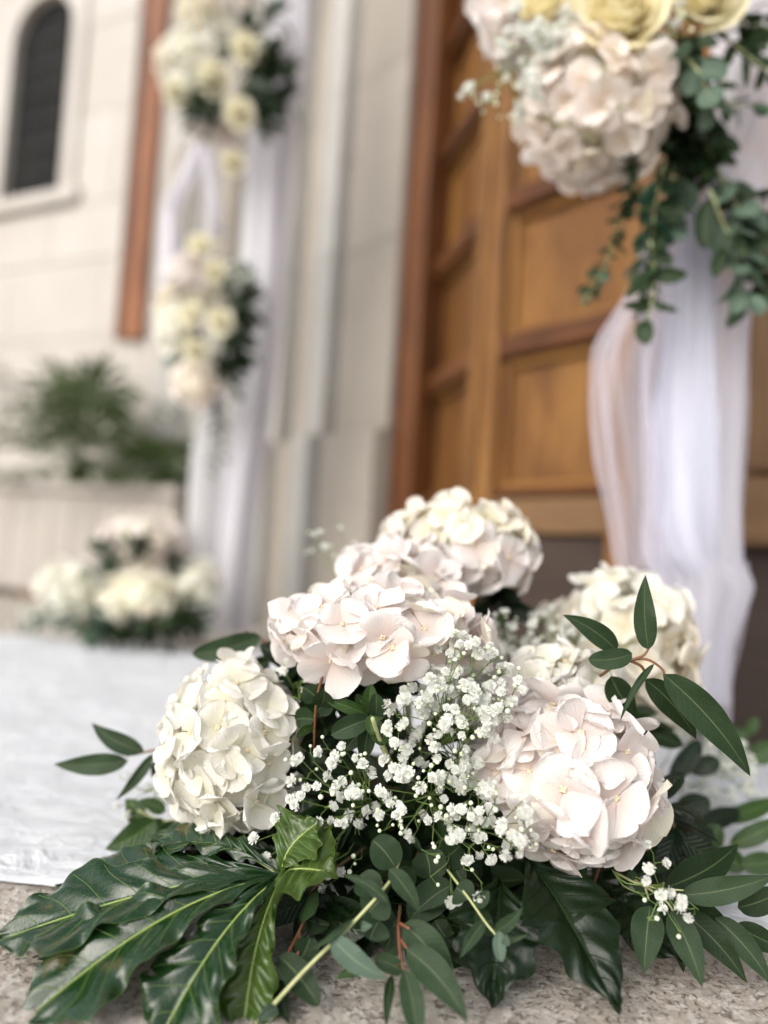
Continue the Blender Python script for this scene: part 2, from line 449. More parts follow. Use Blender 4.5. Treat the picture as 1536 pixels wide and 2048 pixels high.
def leaf(parent, base, tip, width, mat='euca', shape='lance', bend=0.12, tilt=0.0, fold=0.12, curl=0.06, wave=0.015, ns=16, nt=8, name='leaf', facing=None, seed=None):
    rnd = random.Random(seed if seed is not None else hash((round(base[0], 4), round(base[2], 4), round(tip[0], 4))) & 0xffff)
    base, tip = Vector(base), Vector(tip)
    ax = tip - base; L = ax.length; axn = ax.normalized()
    fc = Vector(facing) if facing is not None else (CP - (base + tip) / 2).normalized()
    n0 = fc - axn * fc.dot(axn)
    if n0.length < 1e-3: n0 = axn.orthogonal()
    n0.normalize()
    n0 = Matrix.Rotation(tilt, 3, axn) @ n0
    w0 = axn.cross(n0).normalized()
    ph = rnd.random() * 6.28
    ctl = (base + tip) / 2 + w0 * bend * L + n0 * curl * L * 1.5
    def spine(s): return base * (1 - s) ** 2 + ctl * 2 * s * (1 - s) + tip * s * s
    mb = MB()
    def fn(u, v):
        s = v; t = u * 2 - 1
        c = spine(s); d = (spine(min(1, s + .02)) - spine(max(0, s - .02))).normalized()
        ww = d.cross(n0).normalized(); nn = ww.cross(d).normalized()
        hw = max(profile(shape, s), 0.012) * width * 0.5
        zz = fold * abs(t) ** 1.3 * hw * 2 + wave * L * math.sin(ph + s * 11 + t * 1.7) * abs(t) * profile(shape, s)
        zz += 0.008 * L * math.sin(ph * 2 + s * 23 * (1 if t > 0 else 1.2)) * t * t
        return c + ww * t * hw + nn * zz
    mb.grid(fn, nt, ns)
    return mb.build(name, M[mat] if isinstance(mat, str) else mat, parent)

def stem(parent, pts, r0, r1=None, mat='brown_stem', name='stem', sides=6, n=None):
    c = bez(pts, n or max(4, 4 * (len(pts) - 1)))
    r1 = r0 if r1 is None else r1
    mb = MB(); k = len(c) - 1
    mb.tube(c, [r0 + (r1 - r0) * i / k for i in range(k + 1)], sides)
    return mb.build(name, M[mat], parent)

_petals = {}
def petal_mesh(mat, var, nu=7, nv=9):
    key = (mat, var, nu)
    if key in _petals: return _petals[key]
    r = random.Random(var * 31 + 5)
    wid = r.uniform(1.12, 1.38); cup = r.uniform(-0.16, 0.34); side = r.uniform(-0.10, 0.12)
    p1, p2, p3 = (r.random() * 6.28 for _ in range(3)); amp = r.uniform(0.02, 0.055); tipn = r.uniform(-0.04, 0.07)
    curl = r.uniform(-0.40, 0.15); skew = r.uniform(-.12, .12)
    mb = MB()
    def fn(u, v):
        t = u * 2 - 1
        v = 1 - (1 - v) ** 1.55
        w = 0.5 * wid * (min(1, v * 1.75 + 0.05) ** 0.8) * (max(0.0, 1 - max(0, (v - 0.5) / 0.5) ** 2.1)) ** 0.52
        if v >= 0.999: w = 0.02
        w *= 1 + 0.04 * math.sin(p3 + v * 8 + t)
        x = 0.06 + v * (0.94 + tipn * (1 - abs(t))) - 0.05 * t * t * v ** 4
        y = t * w + skew * v * v
        z = cup * v * v + side * t * t * v + amp * math.sin(p1 + v * 5.5 + t * 2.6) * v + amp * 0.7 * math.sin(p2 + t * 6 + v * 3) * v * v * abs(t) + curl * max(0, v - 0.62) ** 2 * 2.2
        return (x, y, z)
    mb.grid(fn, nu, nv)
    _petals[key] = mb.mesh('petal', M[mat])
    return _petals[key]

_ctr = {}
def centre_mesh():
    if 'c' not in _ctr:
        mb = MB()
        for i in range(4):      # four knobbly anthers around a tiny bead
            a = i * 1.57; p = Vector((math.cos(a), math.sin(a), 0)) * 0.055
            mb.tube([p + Vector((0, 0, -0.02)), p + Vector((0, 0, 0.05)), p + Vector((0, 0, 0.09))], [0.035, 0.055, 0.02], 5)
        mb.tube([(0, 0, -0.75), (0, 0, -0.3), (0, 0, 0.06)], [0.03, 0.03, 0.045], 5)
        _ctr['c'] = mb.mesh('floret', M['centre'])
    return _ctr['c']

_flo = {}
def floret_mesh(mat, var):
    """a whole four-petalled floret in one mesh, for the far heads"""
    if (mat, var) not in _flo:
        mb = MB(); r = random.Random(var)
        for k in range(4):
            pm = petal_mesh(mat, var * 3 + k, 4, 4)
            A = Matrix.Rotation(k * math.pi / 2 + r.uniform(-.15, .15), 4, 'Z') @ Matrix.Rotation(-r.uniform(-.1, .35), 4, 'Y')
            uvs = [(0.5, 0.5)] * len(pm.vertices)
            for lp, d in zip(pm.loops, pm.uv_layers[0].data): uvs[lp.vertex_index] = tuple(d.uv)
            mb.add([A @ v.co for v in pm.vertices], [tuple(p.vertices) for p in pm.polygons], uvs)
        _flo[(mat, var)] = mb.mesh('floret', M[mat])
    return _flo[(mat, var)]

def hydrangea(label, c, rad, plen, mat, n, seed, group=None, axis=(0, 0, 1), near=True, low=-0.45, stalk=None, inner=True, mat2=None, split=None):
    r = random.Random(seed)
    c = Vector(c); axis = Vector(axis).normalized()
    base = Vector(stalk) if stalk is not None else c - axis * rad[2] * 1.2
    h = thing('hydrangea', label, 'flower', base, group)
    stem(h, [base, base.lerp(c, 0.55) + Vector((0.003, 0, 0)), c], 0.0035, 0.0045, 'core')
    mb = MB()          # stalk cluster that carries the florets
    def fn(u, v):
        a = u * 6.2832; b = v * math.pi
        d = Vector((math.sin(b) * math.cos(a), math.sin(b) * math.sin(a), math.cos(b)))
        k = 0.70 * (1 + 0.12 * math.sin(a * 5 + seed) * math.sin(b * 6))
        return c + Vector((d.x * rad[0] * k, d.y * rad[1] * k, d.z * rad[2] * k))
    mb.grid(fn, 20, 12)
    mb.build('stalk_cluster', M['core'], h)
    layers = [(1.0, n, 1.0)] + ([(0.86, int(n * 0.55), 0.85)] if inner else [])
    for rs, cnt, sc in layers:
        off = r.random()
        for i in range(cnt):
            zc = 1 - 2 * (i + 0.5) / cnt
            a = i * 2.39996 + off * 6.28
            s = math.sqrt(1 - zc * zc)
            d = Vector((s * math.cos(a), s * math.sin(a), zc))
            q = Vector((0, 0, 1)).rotation_difference(axis)
            d = (q @ d)
            d = (d + Vector((r.gauss(0, .09), r.gauss(0, .09), r.gauss(0, .09)))).normalized()
            if d.dot(axis) < low: continue
            pos = c + Vector((d.x * rad[0], d.y * rad[1], d.z * rad[2])) * (rs * r.uniform(0.88, 1.06)) - d * plen * 0.12
            nrm = Vector((d.x / rad[0], d.y / rad[1], d.z / rad[2])).normalized()
            nrm = (nrm + Vector((r.gauss(0, .25), r.gauss(0, .25), r.gauss(0, .25)))).normalized()
            rot = Vector((0, 0, 1)).rotation_difference(nrm).to_matrix().to_4x4() @ Matrix.Rotation(r.random() * 6.28, 4, 'Z')
            size = plen * sc * r.uniform(0.72, 1.16)
            mm = mat
            if mat2 and split and split(d): mm = mat2
            Mx = Matrix.Translation(pos - base) @ rot @ Matrix.Scale(size, 4)
            if near:
                f = link_child('floret', centre_mesh(), h, Mx)
                for k in range(4):
                    pm = petal_mesh(mm, r.randrange(14))
                    A = Matrix.Translation((0, 0, 0.015 * (k % 2))) @ Matrix.Rotation(k * math.pi / 2 + r.uniform(-.2, .2), 4, 'Z') @ Matrix.Rotation(-r.uniform(-.18, .42), 4, 'Y') @ Matrix.Rotation(r.uniform(-.2, .2), 4, 'X') @ Matrix.Scale(r.uniform(0.86, 1.1), 4)
                    link_child('petal', pm, f, A)
            else:
                link_child('floret', floret_mesh(mm, r.randrange(6)), h, Mx)
    return h

_gyp = {}
def gyp_mesh(var):
    if var not in _gyp:
        r = random.Random(var + 77); mb = MB()
        for ring, (cnt, el, ln) in enumerate(((9, 0.12, 1.0), (8, 0.55, 0.92), (6, 0.98, 0.78), (4, 1.35, 0.62))):
            for i in range(cnt):
                a = i / cnt * 6.283 + ring * 0.4 + r.uniform(-.15, .15); e = el + r.uniform(-.12, .12)
                d = Vector((math.cos(a) * math.cos(e), math.sin(a) * math.cos(e), math.sin(e)))
                w = d.cross(Vector((0, 0, 1))).normalized(); up = w.cross(d)
                w = Matrix.Rotation(r.uniform(-.6, .6), 3, d) @ w
                L = ln * r.uniform(0.85, 1.12); ww = 0.30 * r.uniform(.8, 1.2)
                o = Vector((0, 0, 0.12 * ring))
                pts = [o, o + d * L * .55 - w * ww * .8 + up * .05, o + d * L * .55 + w * ww * .8 + up * .05,
                       o + d * L - w * ww + up * r.uniform(-.1, .3), o + d * L * 1.03 + up * .02, o + d * L + w * ww + up * r.uniform(-.1, .3)]
                mb.add(pts, [(0, 2, 1), (1, 2, 4, 3), (2, 5, 4)])
        mb.tube([(0, 0, -0.75), (0, 0, -0.2), (0, 0, 0.1)], [0.12, 0.36, 0.3], 6)
        _gyp[var] = mb.mesh('blossom', M['gyp'])
    return _gyp[var]

def bud_mesh():
    if 'b' not in _gyp:
        mb = MB()
        mb.tube([(0, 0, -1.0), (0, 0, -.7), (0, 0, -.1), (0, 0, .55), (0, 0, .9)], [0.2, 0.72, 1.0, 0.72, 0.15], 8)
        _gyp['b'] = mb.mesh('bud', M['gyp_bud'])
    return _gyp['b']

def gypsophila(label, root, targets, seed, group=None, size=0.0052, per=(3, 6), spread=0.014, budp=0.25, thick=0.0006):
    """one spray: a branching stem from root to the clusters at targets"""
    r = random.Random(seed)
    root = Vector(root)
    h = thing('gypsophila_spray', label, 'flower', root, group)
    mb = MB()
    targets = [Vector(t) for t in targets]
    k = max(1, len(targets) // 4)
    hubs = [t.lerp(root, r.uniform(.3, .5)) + Vector((r.gauss(0, .006), r.gauss(0, .006), r.gauss(0, .006))) for t in r.sample(targets, k)]
    for hb in hubs:
        mb.tube(bez([root, root.lerp(hb, .5) + Vector((r.gauss(0, .006), 0, r.gauss(0, .006))), hb], 6), thick * 1.3, 4, False)
    for t in targets:
        hb = min(hubs, key=lambda q: (q - t).length)
        mid = hb.lerp(t, .5) + Vector((r.gauss(0, .005), r.gauss(0, .004), r.gauss(0, .005)))
        mb.tube(bez([hb, mid, t], 5), thick, 3, False)
        out = (t - root).normalized()
        for j in range(r.randint(*per)):
            dv = (out * 0.7 + Vector((r.gauss(0, 1), r.gauss(0, 1), r.gauss(0, 1)))).normalized()
            dv = (dv + (CP - t).normalized() * 0.35).normalized()
            p = t + dv * spread * r.uniform(0.35, 1.1)
            mb.tube([t - out * 0.003, t.lerp(p, .5) + out * .001, p], thick * .7, 3, False)
            rot = Vector((0, 0, 1)).rotation_difference((dv + out * .4).normalized()).to_matrix().to_4x4()
            if r.random() < budp:
                link_child('bud', bud_mesh(), h, Matrix.Translation(p - root) @ rot @ Matrix.Scale(size * r.uniform(.3, .5), 4))
            else:
                link_child('blossom', gyp_mesh(r.randrange(6)), h, Matrix.Translation(p - root) @ rot @ Matrix.Rotation(r.random() * 6, 4, 'Z') @ Matrix.Scale(size * r.uniform(.75, 1.2), 4))
    mb.build('stem', M['gyp_stem'], h)
    return h

def branch(name, label, pts, nleaf, L, W, mat, seed, shape='ovate', smat='brown_stem', cat='branch', group=None, r0=0.0018, droop=0.2, ns=8, nt=4, spread=0.9, parent=None, start=0.08):
    """stem with leaves in loose pairs along it"""
    r = random.Random(seed)
    pts = [Vector(p) for p in pts]
    h = parent or thing(name, label, cat, pts[0], group)
    c = bez(pts, 24)
    mb = MB(); mb.tube(c, [r0 * (1 - .6 * i / 24) for i in range(25)], 5)
    mb.build('stem', M[smat], h)
    for i in range(nleaf):
        f = start + (1 - start) * (i // 2 + 0.5 + (i % 2) * 0.15) / (nleaf / 2)
        f = min(f, 0.99)
        k = int(f * 23); p = c[k].lerp(c[k + 1], f * 23 - k)
        d = (c[min(24, k + 1)] - c[max(0, k - 1)]).normalized()
        a = (i % 2) * math.pi + (i // 2) * 1.3 + r.uniform(-.5, .5)
        o = d.orthogonal().normalized(); o = Matrix.Rotation(a, 3, d) @ o
        dr = (o * spread + d * r.uniform(.3, .9) + Vector((0, 0, -droop))).normalized()
        sz = r.uniform(.75, 1.15) * (1 - .35 * f)
        leaf(h, p, p + dr * L * sz, W * sz, mat, shape, bend=r.uniform(-.15, .15), fold=r.uniform(.02, .2), curl=r.uniform(-.1, .15), ns=ns, nt=nt, seed=seed * 100 + i,
             facing=(Vector((r.gauss(0, .6), r.gauss(0, .6) - .5, .7 + r.gauss(0, .4)))), tilt=0)
    return h

def sprig(name, label, loc, stems, leaves, mat='euca', smat='red_stem', sr=0.0013, group=None, cat='branch'):
    """leaves and stems given by where they stand: px, py, depth"""
    h = thing(name, label, cat, P(*loc), group)
    for s in stems:
        stem(h, [P(*q) for q in s], sr, sr * .7, smat)
    for lf in leaves:
        (b, t, w), kw = lf[:3], (lf[3] if len(lf) > 3 else {})
        d = (b[2] + t[2]) / 2
        kw = dict(kw); tl = kw.get('tilt', 0)
        leaf(h, P(*b), P(*t), w * d / F_PX / max(.35, math.cos(tl)), kw.pop('mat', mat), **kw)
    return h

def rose_petal(R_, i, n, seed):
    r = random.Random(seed * 50 + i)
    f = i / (n - 1)
    ang = i * 2.39996
    rad = R_ * (0.10 + 0.72 * f ** 0.8)
    half = 1.25 - 0.28 * f
    H = R_ * (1.12 - 0.42 * f)
    flare = R_ * (0.02 + 0.30 * f ** 2.2)
    p1 = r.random() * 6.28
    mb = MB()
    def fn(u, v):
        t = u * 2 - 1
        th = ang + t * half * (0.55 + 0.45 * v)
        rr = rad * (0.42 + 0.58 * v ** 0.6) - rad * .55 * (1 - f) * v ** 2 + flare * v ** 3 + 0.02 * R_ * math.sin(p1 + t * 5) * v
        topdrop = (abs(t) ** 3.2) * 0.30 * H + 0.02 * R_ * math.sin(p1 + 7 * t)
        z = v * (H - topdrop) - 0.25 * flare * v ** 5 - 0.45 * R_
        return Vector((rr * math.cos(th), rr * math.sin(th), z))
    mb.grid(fn, 8, 6)
    return mb

_rose = {}
def rose(label, c, R_, axis, seed, group=None, n=24, mat='yellow_rose'):
    h = thing('rose', label, 'flower', c, group)
    q = Vector((0, 0, 1)).rotation_difference(Vector(axis).normalized()).to_matrix().to_4x4() @ Matrix.Rotation(seed, 4, 'Z')
    for i in range(n):
        k = (i, n, mat)
        if k not in _rose: _rose[k] = rose_petal(1.0, i, n, 3).mesh('petal', M[mat])
        link_child('petal', _rose[k], h, q @ Matrix.Scale(R_, 4))
    if ('heart', mat) not in _rose:
        mb = MB(); mb.tube([(0, 0, -.5), (0, 0, -.1), (0, 0, .25), (0, 0, .5), (0, 0, .62)], [0.55, 0.50, 0.34, 0.15, 0.03], 12)
        _rose[('heart', mat)] = mb.mesh('heart', M[mat])
    link_child('heart', _rose[('heart', mat)], h, q @ Matrix.Scale(R_, 4))
    if ('sep',) not in _rose:
        mb = MB(); mb.tube([(0, 0, -1.1), (0, 0, -.62), (0, 0, -.35)], [0.08, 0.2, 0.42], 8)
        _rose[('sep',)] = mb.mesh('calyx', M['garden'])
    link_child('calyx', _rose[('sep',)], h, q @ Matrix.Scale(R_, 4))
    return h

def drape(parent, name, rows, mat, folds=9, amp=0.16, seed=0, nu=72, nv=60, twist=0.5):
    """hanging gathered cloth, open tube of folds: rows of (point, half width, half depth)"""
    c = bez([q[0] for q in rows], nv)
    ws = np.interp(np.linspace(0, len(rows) - 1, nv + 1), range(len(rows)), [q[1] for q in rows])
    ds = np.interp(np.linspace(0, len(rows) - 1, nv + 1), range(len(rows)), [q[2] for q in rows])
    mb = MB()
    def fn(u, v):
        j = int(round(v * nv)); a = u * 6.2832 + twist * v
        k = 1 + amp * (math.sin(a * folds + 2.2 * math.sin(v * 3 + seed)) * 0.7 + 0.6 * math.sin(a * (folds // 2) + 4 * v + seed)) + 0.10 * noise.noise(Vector((math.cos(a) * 2, math.sin(a) * 2, v * 5 + seed)))
        p = c[j]
        return Vector((p.x + math.cos(a) * ws[j] * k, p.y + math.sin(a) * ds[j] * k, p.z))
    mb.grid(fn, nu, nv)
    return mb.build(name, M[mat], parent)

_G_TOWARD = Vector((0, -1, 0.25))

# ------------------------------------------------------------------ ground
def frame(o, ang_u):
    """local axes: x along the wall, y out of it towards the visitor, z up"""
    u = Vector(ang_u).normalized(); out = Vector((u.y, -u.x, 0))
    if out.y > 0: out = -out
    Mx = Matrix(((u.x, out.x, 0, o[0]), (u.y, out.y, 0, o[1]), (0, 0, 1, 0), (0, 0, 0, 1)))
    return Mx

def ubox(mb, lo, hi, Mx, along='z'):
    n = len(mb.v)
    mb.box(lo, hi, Mx)
    x0, y0, z0 = lo; x1, y1, z1 = hi
    off = random.random() * 7
    for k, p in enumerate(((x0,y0,z0),(x1,y0,z0),(x1,y1,z0),(x0,y1,z0),(x0,y0,z1),(x1,y0,z1),(x1,y1,z1),(x0,y1,z1))):
        mb.uv[n + k] = ((p[0] + p[1] + off, p[2]) if along == 'z' else (p[2] + p[1] + off, p[0]))

def piece(parent, name, lo, hi, Mx, mat, along='z', bw=0.004):
    mb = MB(); ubox(mb, lo, hi, Mx, along)
    o = mb.build(name, M[mat], parent)
    bevel(o, bw, 2)
    return o

mb = MB()
nx, ny = 330, 210      # fine sheet near the lens
X0, X1, Y0, Y1 = -0.75, 0.95, 0.10, 0.95
def gz(x, y):
    q = Vector((x, y, 0))
    h = noise.fractal(q * 55, 0.9, 2.0, 5) * 0.0011 + noise.fractal(q * 9, 1, 2, 2) * 0.0015
    return h
for j in range(ny + 1):
    for i in range(nx + 1):
        x = X0 + (X1 - X0) * i / nx; y = Y0 + (Y1 - Y0) * j / ny
        e = min(1, min(i, nx - i, j, ny - j) / 6)
        mb.v.append((x, y, gz(x, y) * e)); mb.uv.append((x, y))
for j in range(ny):
    for i in range(nx):
        a = j * (nx + 1) + i
        mb.f.append((a, a + 1, a + nx + 2, a + nx + 1))
BIG = 250
def quad(x0, y0, x1, y1): mb.add([(x0, y0, 0), (x1, y0, 0), (x1, y1, 0), (x0, y1, 0)], [(0, 1, 2, 3)])
quad(-BIG, -BIG, BIG, Y0); quad(-BIG, Y1, BIG, BIG); quad(-BIG, Y0, X0, Y1); quad(X1, Y0, BIG, Y1)
g = mb.build('pavement', M['travertine'])
tag(g, 'pitted beige travertine pavement running under the white carpet', kind='structure')

# ------------------------------------------------------------------ church facade (runs from near right to far left)
U = (-0.636, 0.772)
Q = (-0.007, 2.25)
FM = frame(Q, U)
fac = thing('church_facade', 'pale stone church front with stepped pilasters beside the wooden door', 'wall', (Q[0], Q[1], 0))
# bands along the front: t0, t1, proud of the wall, material, base
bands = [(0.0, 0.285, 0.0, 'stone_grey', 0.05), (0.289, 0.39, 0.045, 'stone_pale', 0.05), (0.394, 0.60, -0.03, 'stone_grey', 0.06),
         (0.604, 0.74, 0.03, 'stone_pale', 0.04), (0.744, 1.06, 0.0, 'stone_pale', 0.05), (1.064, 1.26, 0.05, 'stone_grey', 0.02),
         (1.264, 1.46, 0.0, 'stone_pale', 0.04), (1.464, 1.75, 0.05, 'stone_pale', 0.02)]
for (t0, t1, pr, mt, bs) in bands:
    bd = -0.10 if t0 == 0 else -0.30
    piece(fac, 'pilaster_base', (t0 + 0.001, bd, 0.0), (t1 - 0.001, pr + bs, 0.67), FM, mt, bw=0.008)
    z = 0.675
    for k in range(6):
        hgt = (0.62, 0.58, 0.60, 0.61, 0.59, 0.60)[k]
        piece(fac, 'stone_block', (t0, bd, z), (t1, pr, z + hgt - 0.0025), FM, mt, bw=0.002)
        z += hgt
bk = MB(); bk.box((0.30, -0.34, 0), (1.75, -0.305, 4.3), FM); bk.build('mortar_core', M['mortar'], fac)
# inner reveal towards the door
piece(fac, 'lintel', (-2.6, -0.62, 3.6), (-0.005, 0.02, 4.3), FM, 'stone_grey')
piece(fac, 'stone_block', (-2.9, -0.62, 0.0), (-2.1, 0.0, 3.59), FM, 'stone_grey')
# raised dark panel standing in for a shaded recess between two slanting white ribs
nm = MB(); nm.box((1.50, 0.052, 1.55), (1.66, 0.075, 2.15), FM)
nb = nm.build('niche_shade_panel', M['mortar'], fac)

# ------------------------------------------------------------------ wooden door: folded far leaf and near leaf
R0 = (0.647, 1.30)
DM = frame(R0, U)
L1 = (0.647 - 0.636 * 0.655, 1.30 + 0.772 * 0.655)
LM = frame(L1, (-0.232, 0.973))
door = thing('wooden_door', 'tall honey coloured wooden church door with sunk square panels', 'door', (L1[0], L1[1], 0))
rails = [0.455, 0.803, 1.163, 1.515, 1.87, 2.23, 2.60, 2.95, 3.30]
def door_leaf(Mx, t0, t1, sl, sr, col, wide=0.05, bottom=True):
    """stiles at both ends, rails between, sunk panels with a moulding round each"""
    piece(door, 'stile', (t0, -0.02, 0.10), (t0 + sr, 0.026, 3.4), Mx, 'wood', bw=0.006)
    piece(door, 'stile', (t1 - sl, -0.02, 0.10), (t1, 0.026, 3.4), Mx, col, bw=0.006)
    a, b = t0 + sr, t1 - sl
    for k, z in enumerate(rails):
        if k == 0:
            piece(door, 'rail', (a + 0.001, -0.02, 0.36), (b - 0.001, 0.022, z - 0.012), Mx, 'wood_pale', 'x', bw=0.006)
            piece(door, 'moulding', (a + 0.001, -0.02, z - 0.011), (b - 0.001, 0.034, z + 0.006), Mx, 'wood_red', 'x', bw=0.006)
            continue
        piece(door, 'rail', (a + 0.001, -0.02, z - 0.027), (b - 0.001, 0.024, z + 0.027), Mx, 'wood_red', 'x', bw=0.008)
    for k in range(len(rails) - 1):
        z0 = rails[k] + (0.006 if k == 0 else 0.028); z1 = rails[k + 1] - 0.028
        piece(door, 'panel', (a + 0.002, -0.045, z0), (b - 0.002, -0.018, z1), Mx, 'wood', bw=0.002)
        # inner frame of four mitred strips, then the raised field
        q = 0.02
        mo = MB()
        ubox(mo, (a + 0.002, -0.018, z0), (a + q, 0.002, z1), Mx)
        ubox(mo, (b - q, -0.018, z0), (b - 0.002, 0.002, z1), Mx)
        ubox(mo, (a + q + 0.0005, -0.018, z0), (b - q - 0.0005, 0.001, z0 + q), Mx, 'x')
        ubox(mo, (a + q + 0.0005, -0.018, z1 - q), (b - q - 0.0005, 0.001, z1), Mx, 'x')
        bevel(mo.build('panel_moulding', M['wood'], door), 0.006, 2)
    piece(door, 'kickboard', (t0, -0.03, 0.005), (t1, 0.012, 0.352), Mx, 'wood_dark', 'x', bw=0.005)
door_leaf(DM, 0.225, 0.650, 0.05, 0.055, 'wood')
door_leaf(DM, -0.16, 0.220, 0.045, 0.05, 'wood_pale')
door_leaf(DM, -0.56, -0.166, 0.045, 0.05, 'wood_pale')
piece(door, 'moulding', (-0.062, 0.028, 0.47), (-0.010, 0.060, 3.4), DM, 'wood_pale', bw=0.012)
piece(door, 'moulding', (-0.10, 0.028, 0.345), (0.035, 0.066, 0.465), DM, 'wood_pale', 'x', bw=0.02)
door_leaf(LM, 0.004, 0.70, 0.13, 0.06, 'wood_red')
piece(door, 'door_post', (-0.105, -0.32, 0.0), (-0.003, -0.012, 3.5), FM, 'wood_red', bw=0.01)
bk = MB(); bk.box((-1.2, -0.10, 0), (0.72, -0.06, 3.55), DM); bk.build('backing', M['wood_dark'], door)

# ------------------------------------------------------------------ left wall with the arched window
WU = (-0.906, 0.423)
W0 = (-1.10, 3.58)
WM = frame(W0, WU)
wall = thing('side_wall', 'sunlit cream stone wall with a tall arched window', 'wall', (W0[0], W0[1], 0))
def proj(p):
    v = Vector(p) - CP
    d = v.dot(_F); return 768 + F_PX * v.dot(CR) / d, 1024 - F_PX * v.dot(CU) / d
def wall_t(px, py=300):
    """distance along the wall and height where the sight line meets it"""
    v = (P(px, py, 1) - CP); n = Vector((WM[0][1], WM[1][1], 0))
    k = (Vector((W0[0], W0[1], 0)) - CP).dot(n) / v.dot(n)
    q = CP + v * k
    return (q - Vector((W0[0], W0[1], 0))).dot(Vector((WM[0][0], WM[1][0], 0))), q.z
tl, zs = wall_t(8, 405); tr, _ = wall_t(112, 400); _, ztop = wall_t(95, -8)
win_c = (tl + tr) / 2 + 0.0; win_w = (tr - tl); win_w = abs(win_w) + 0.06
zsill = zs; zspring = ztop - win_w / 2
gapL, gapR = win_c - win_w / 2 - 0.10, win_c + win_w / 2 + 0.10
z = 0.0; row = 0
courses = [0.42, 0.44, 0.46, 0.42, zsill - 0.10 - 1.74]
while sum(courses) < 4.6: courses.append(0.5)
zc = 0
rw = random.Random(3)
gaptop = zspring + win_w / 2 + 0.16
for ci, ch in enumerate(courses):
    t = -0.3 - rw.random() * 0.25
    while t < 3.4:
        wd = rw.uniform(0.5, 0.85); a, b = t, t + wd - 0.003
        t += wd
        zz0, zz1 = zc, zc + ch - 0.003
        spans = [(a, b)]
        if zz1 > zsill - 0.09 and zz0 < gaptop - 0.02:
            spans = []
            if a < gapL: spans.append((a, min(b, gapL - 0.004)))
            if b > gapR: spans.append((max(a, gapR + 0.004), b))
        for (p0, p1) in spans:
            if p1 - p0 > 0.02:
                piece(wall, 'stone_block', (p0, -0.16, zz0), (p1, rw.uniform(-.002, .002), zz1), WM, 'stone_warm', bw=0.005)
    zc += ch
bk = MB()
bk.box((-0.3, -0.22, 0), (gapL, -0.165, zc), WM); bk.box((gapR, -0.22, 0), (3.9, -0.165, zc), WM); bk.box((gapL, -0.22, 0), (gapR, -0.165, zsill - .1), WM); bk.box((gapL, -0.22, gaptop + .1), (gapR, -0.165, zc), WM)
bk.build('mortar_core', M['mortar'], wall)
win = MB()     # surround: rectangular slab with an arched opening, front face proud, with reveal
NA = 14
arch = [(win_c - win_w / 2, zsill)] + [(win_c - math.cos(math.pi * i / NA) * win_w / 2, zspring + math.sin(math.pi * i / NA) * win_w / 2) for i in range(NA + 1)] + [(win_c + win_w / 2, zsill)]
outr = [(gapL, zsill)] + [(gapL + (gapR - gapL) * i / NA, gaptop) if 3 <= i <= NA - 3 else ((gapL, zspring + (gaptop - zspring) * i / 3) if i < 3 else (gapR, zspring + (gaptop - zspring) * (NA - i) / 3)) for i in range(NA + 1)] + [(gapR, zsill)]
vs = []; fs = []
for (ax_, az), (ox, oz) in zip(arch, outr):
    vs += [WM @ Vector((ox, 0.015, oz)), WM @ Vector((ax_, 0.015, az)), WM @ Vector((ax_, -0.05, az)), WM @ Vector((ox, -0.05, oz))]
for i in range(len(arch) - 1):
    for k in range(3): fs.append((i*4+k, i*4+k+1, (i+1)*4+k+1, (i+1)*4+k))
win.add(vs, fs)
wf = win.build('window_surround', M['stone_warm'], wall, smooth=False)
piece(wall, 'window_sill', (gapL - 0.06, -0.15, zsill - 0.085), (gapR + 0.06, 0.045, zsill - 0.004), WM, 'stone_warm', 'x', bw=0.012)
wp = MB(); wp.box((gapL, -0.09, zsill - 0.003), (gapR, -0.051, gaptop), WM)
pane = wp.build('window_pane', M['glass'], wall, smooth=False)
ld = MB()
for k in range(1, 4): ld.box((win_c - win_w/2 + win_w * k / 4 - .004, -.049, zsill), (win_c - win_w/2 + win_w * k / 4 + .004, -.042, zspring + win_w / 2), WM)
for k in range(1, 9): ld.box((win_c - win_w / 2, -.0415, zsill + k * .16 - .004), (win_c + win_w / 2, -.036, zsill + k * .16 + .004), WM)
o = ld.build('window_bars', M['iron'], wall, smooth=False)
# orange wooden board standing proud of the wall
tb0, zb = wall_t(262, 682); tb1, _ = wall_t(348, 100)
tb0, _ = wall_t(268, 300); tb1, _ = wall_t(322, 300)
lo_t, hi_t = min(tb0, tb1), max(tb0, tb1)
brd = thing('wooden_shutter', 'tall narrow orange brown wooden shutter fixed on the stone wall', 'shutter', (WM @ Vector((lo_t, 0, 0))))
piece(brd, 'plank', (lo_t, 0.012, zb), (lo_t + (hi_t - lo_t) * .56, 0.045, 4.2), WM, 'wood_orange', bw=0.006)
piece(brd, 'plank', (lo_t + (hi_t - lo_t) * .565, 0.012, zb + .01), (hi_t, 0.036, 4.2), WM, 'wood_red', bw=0.006)

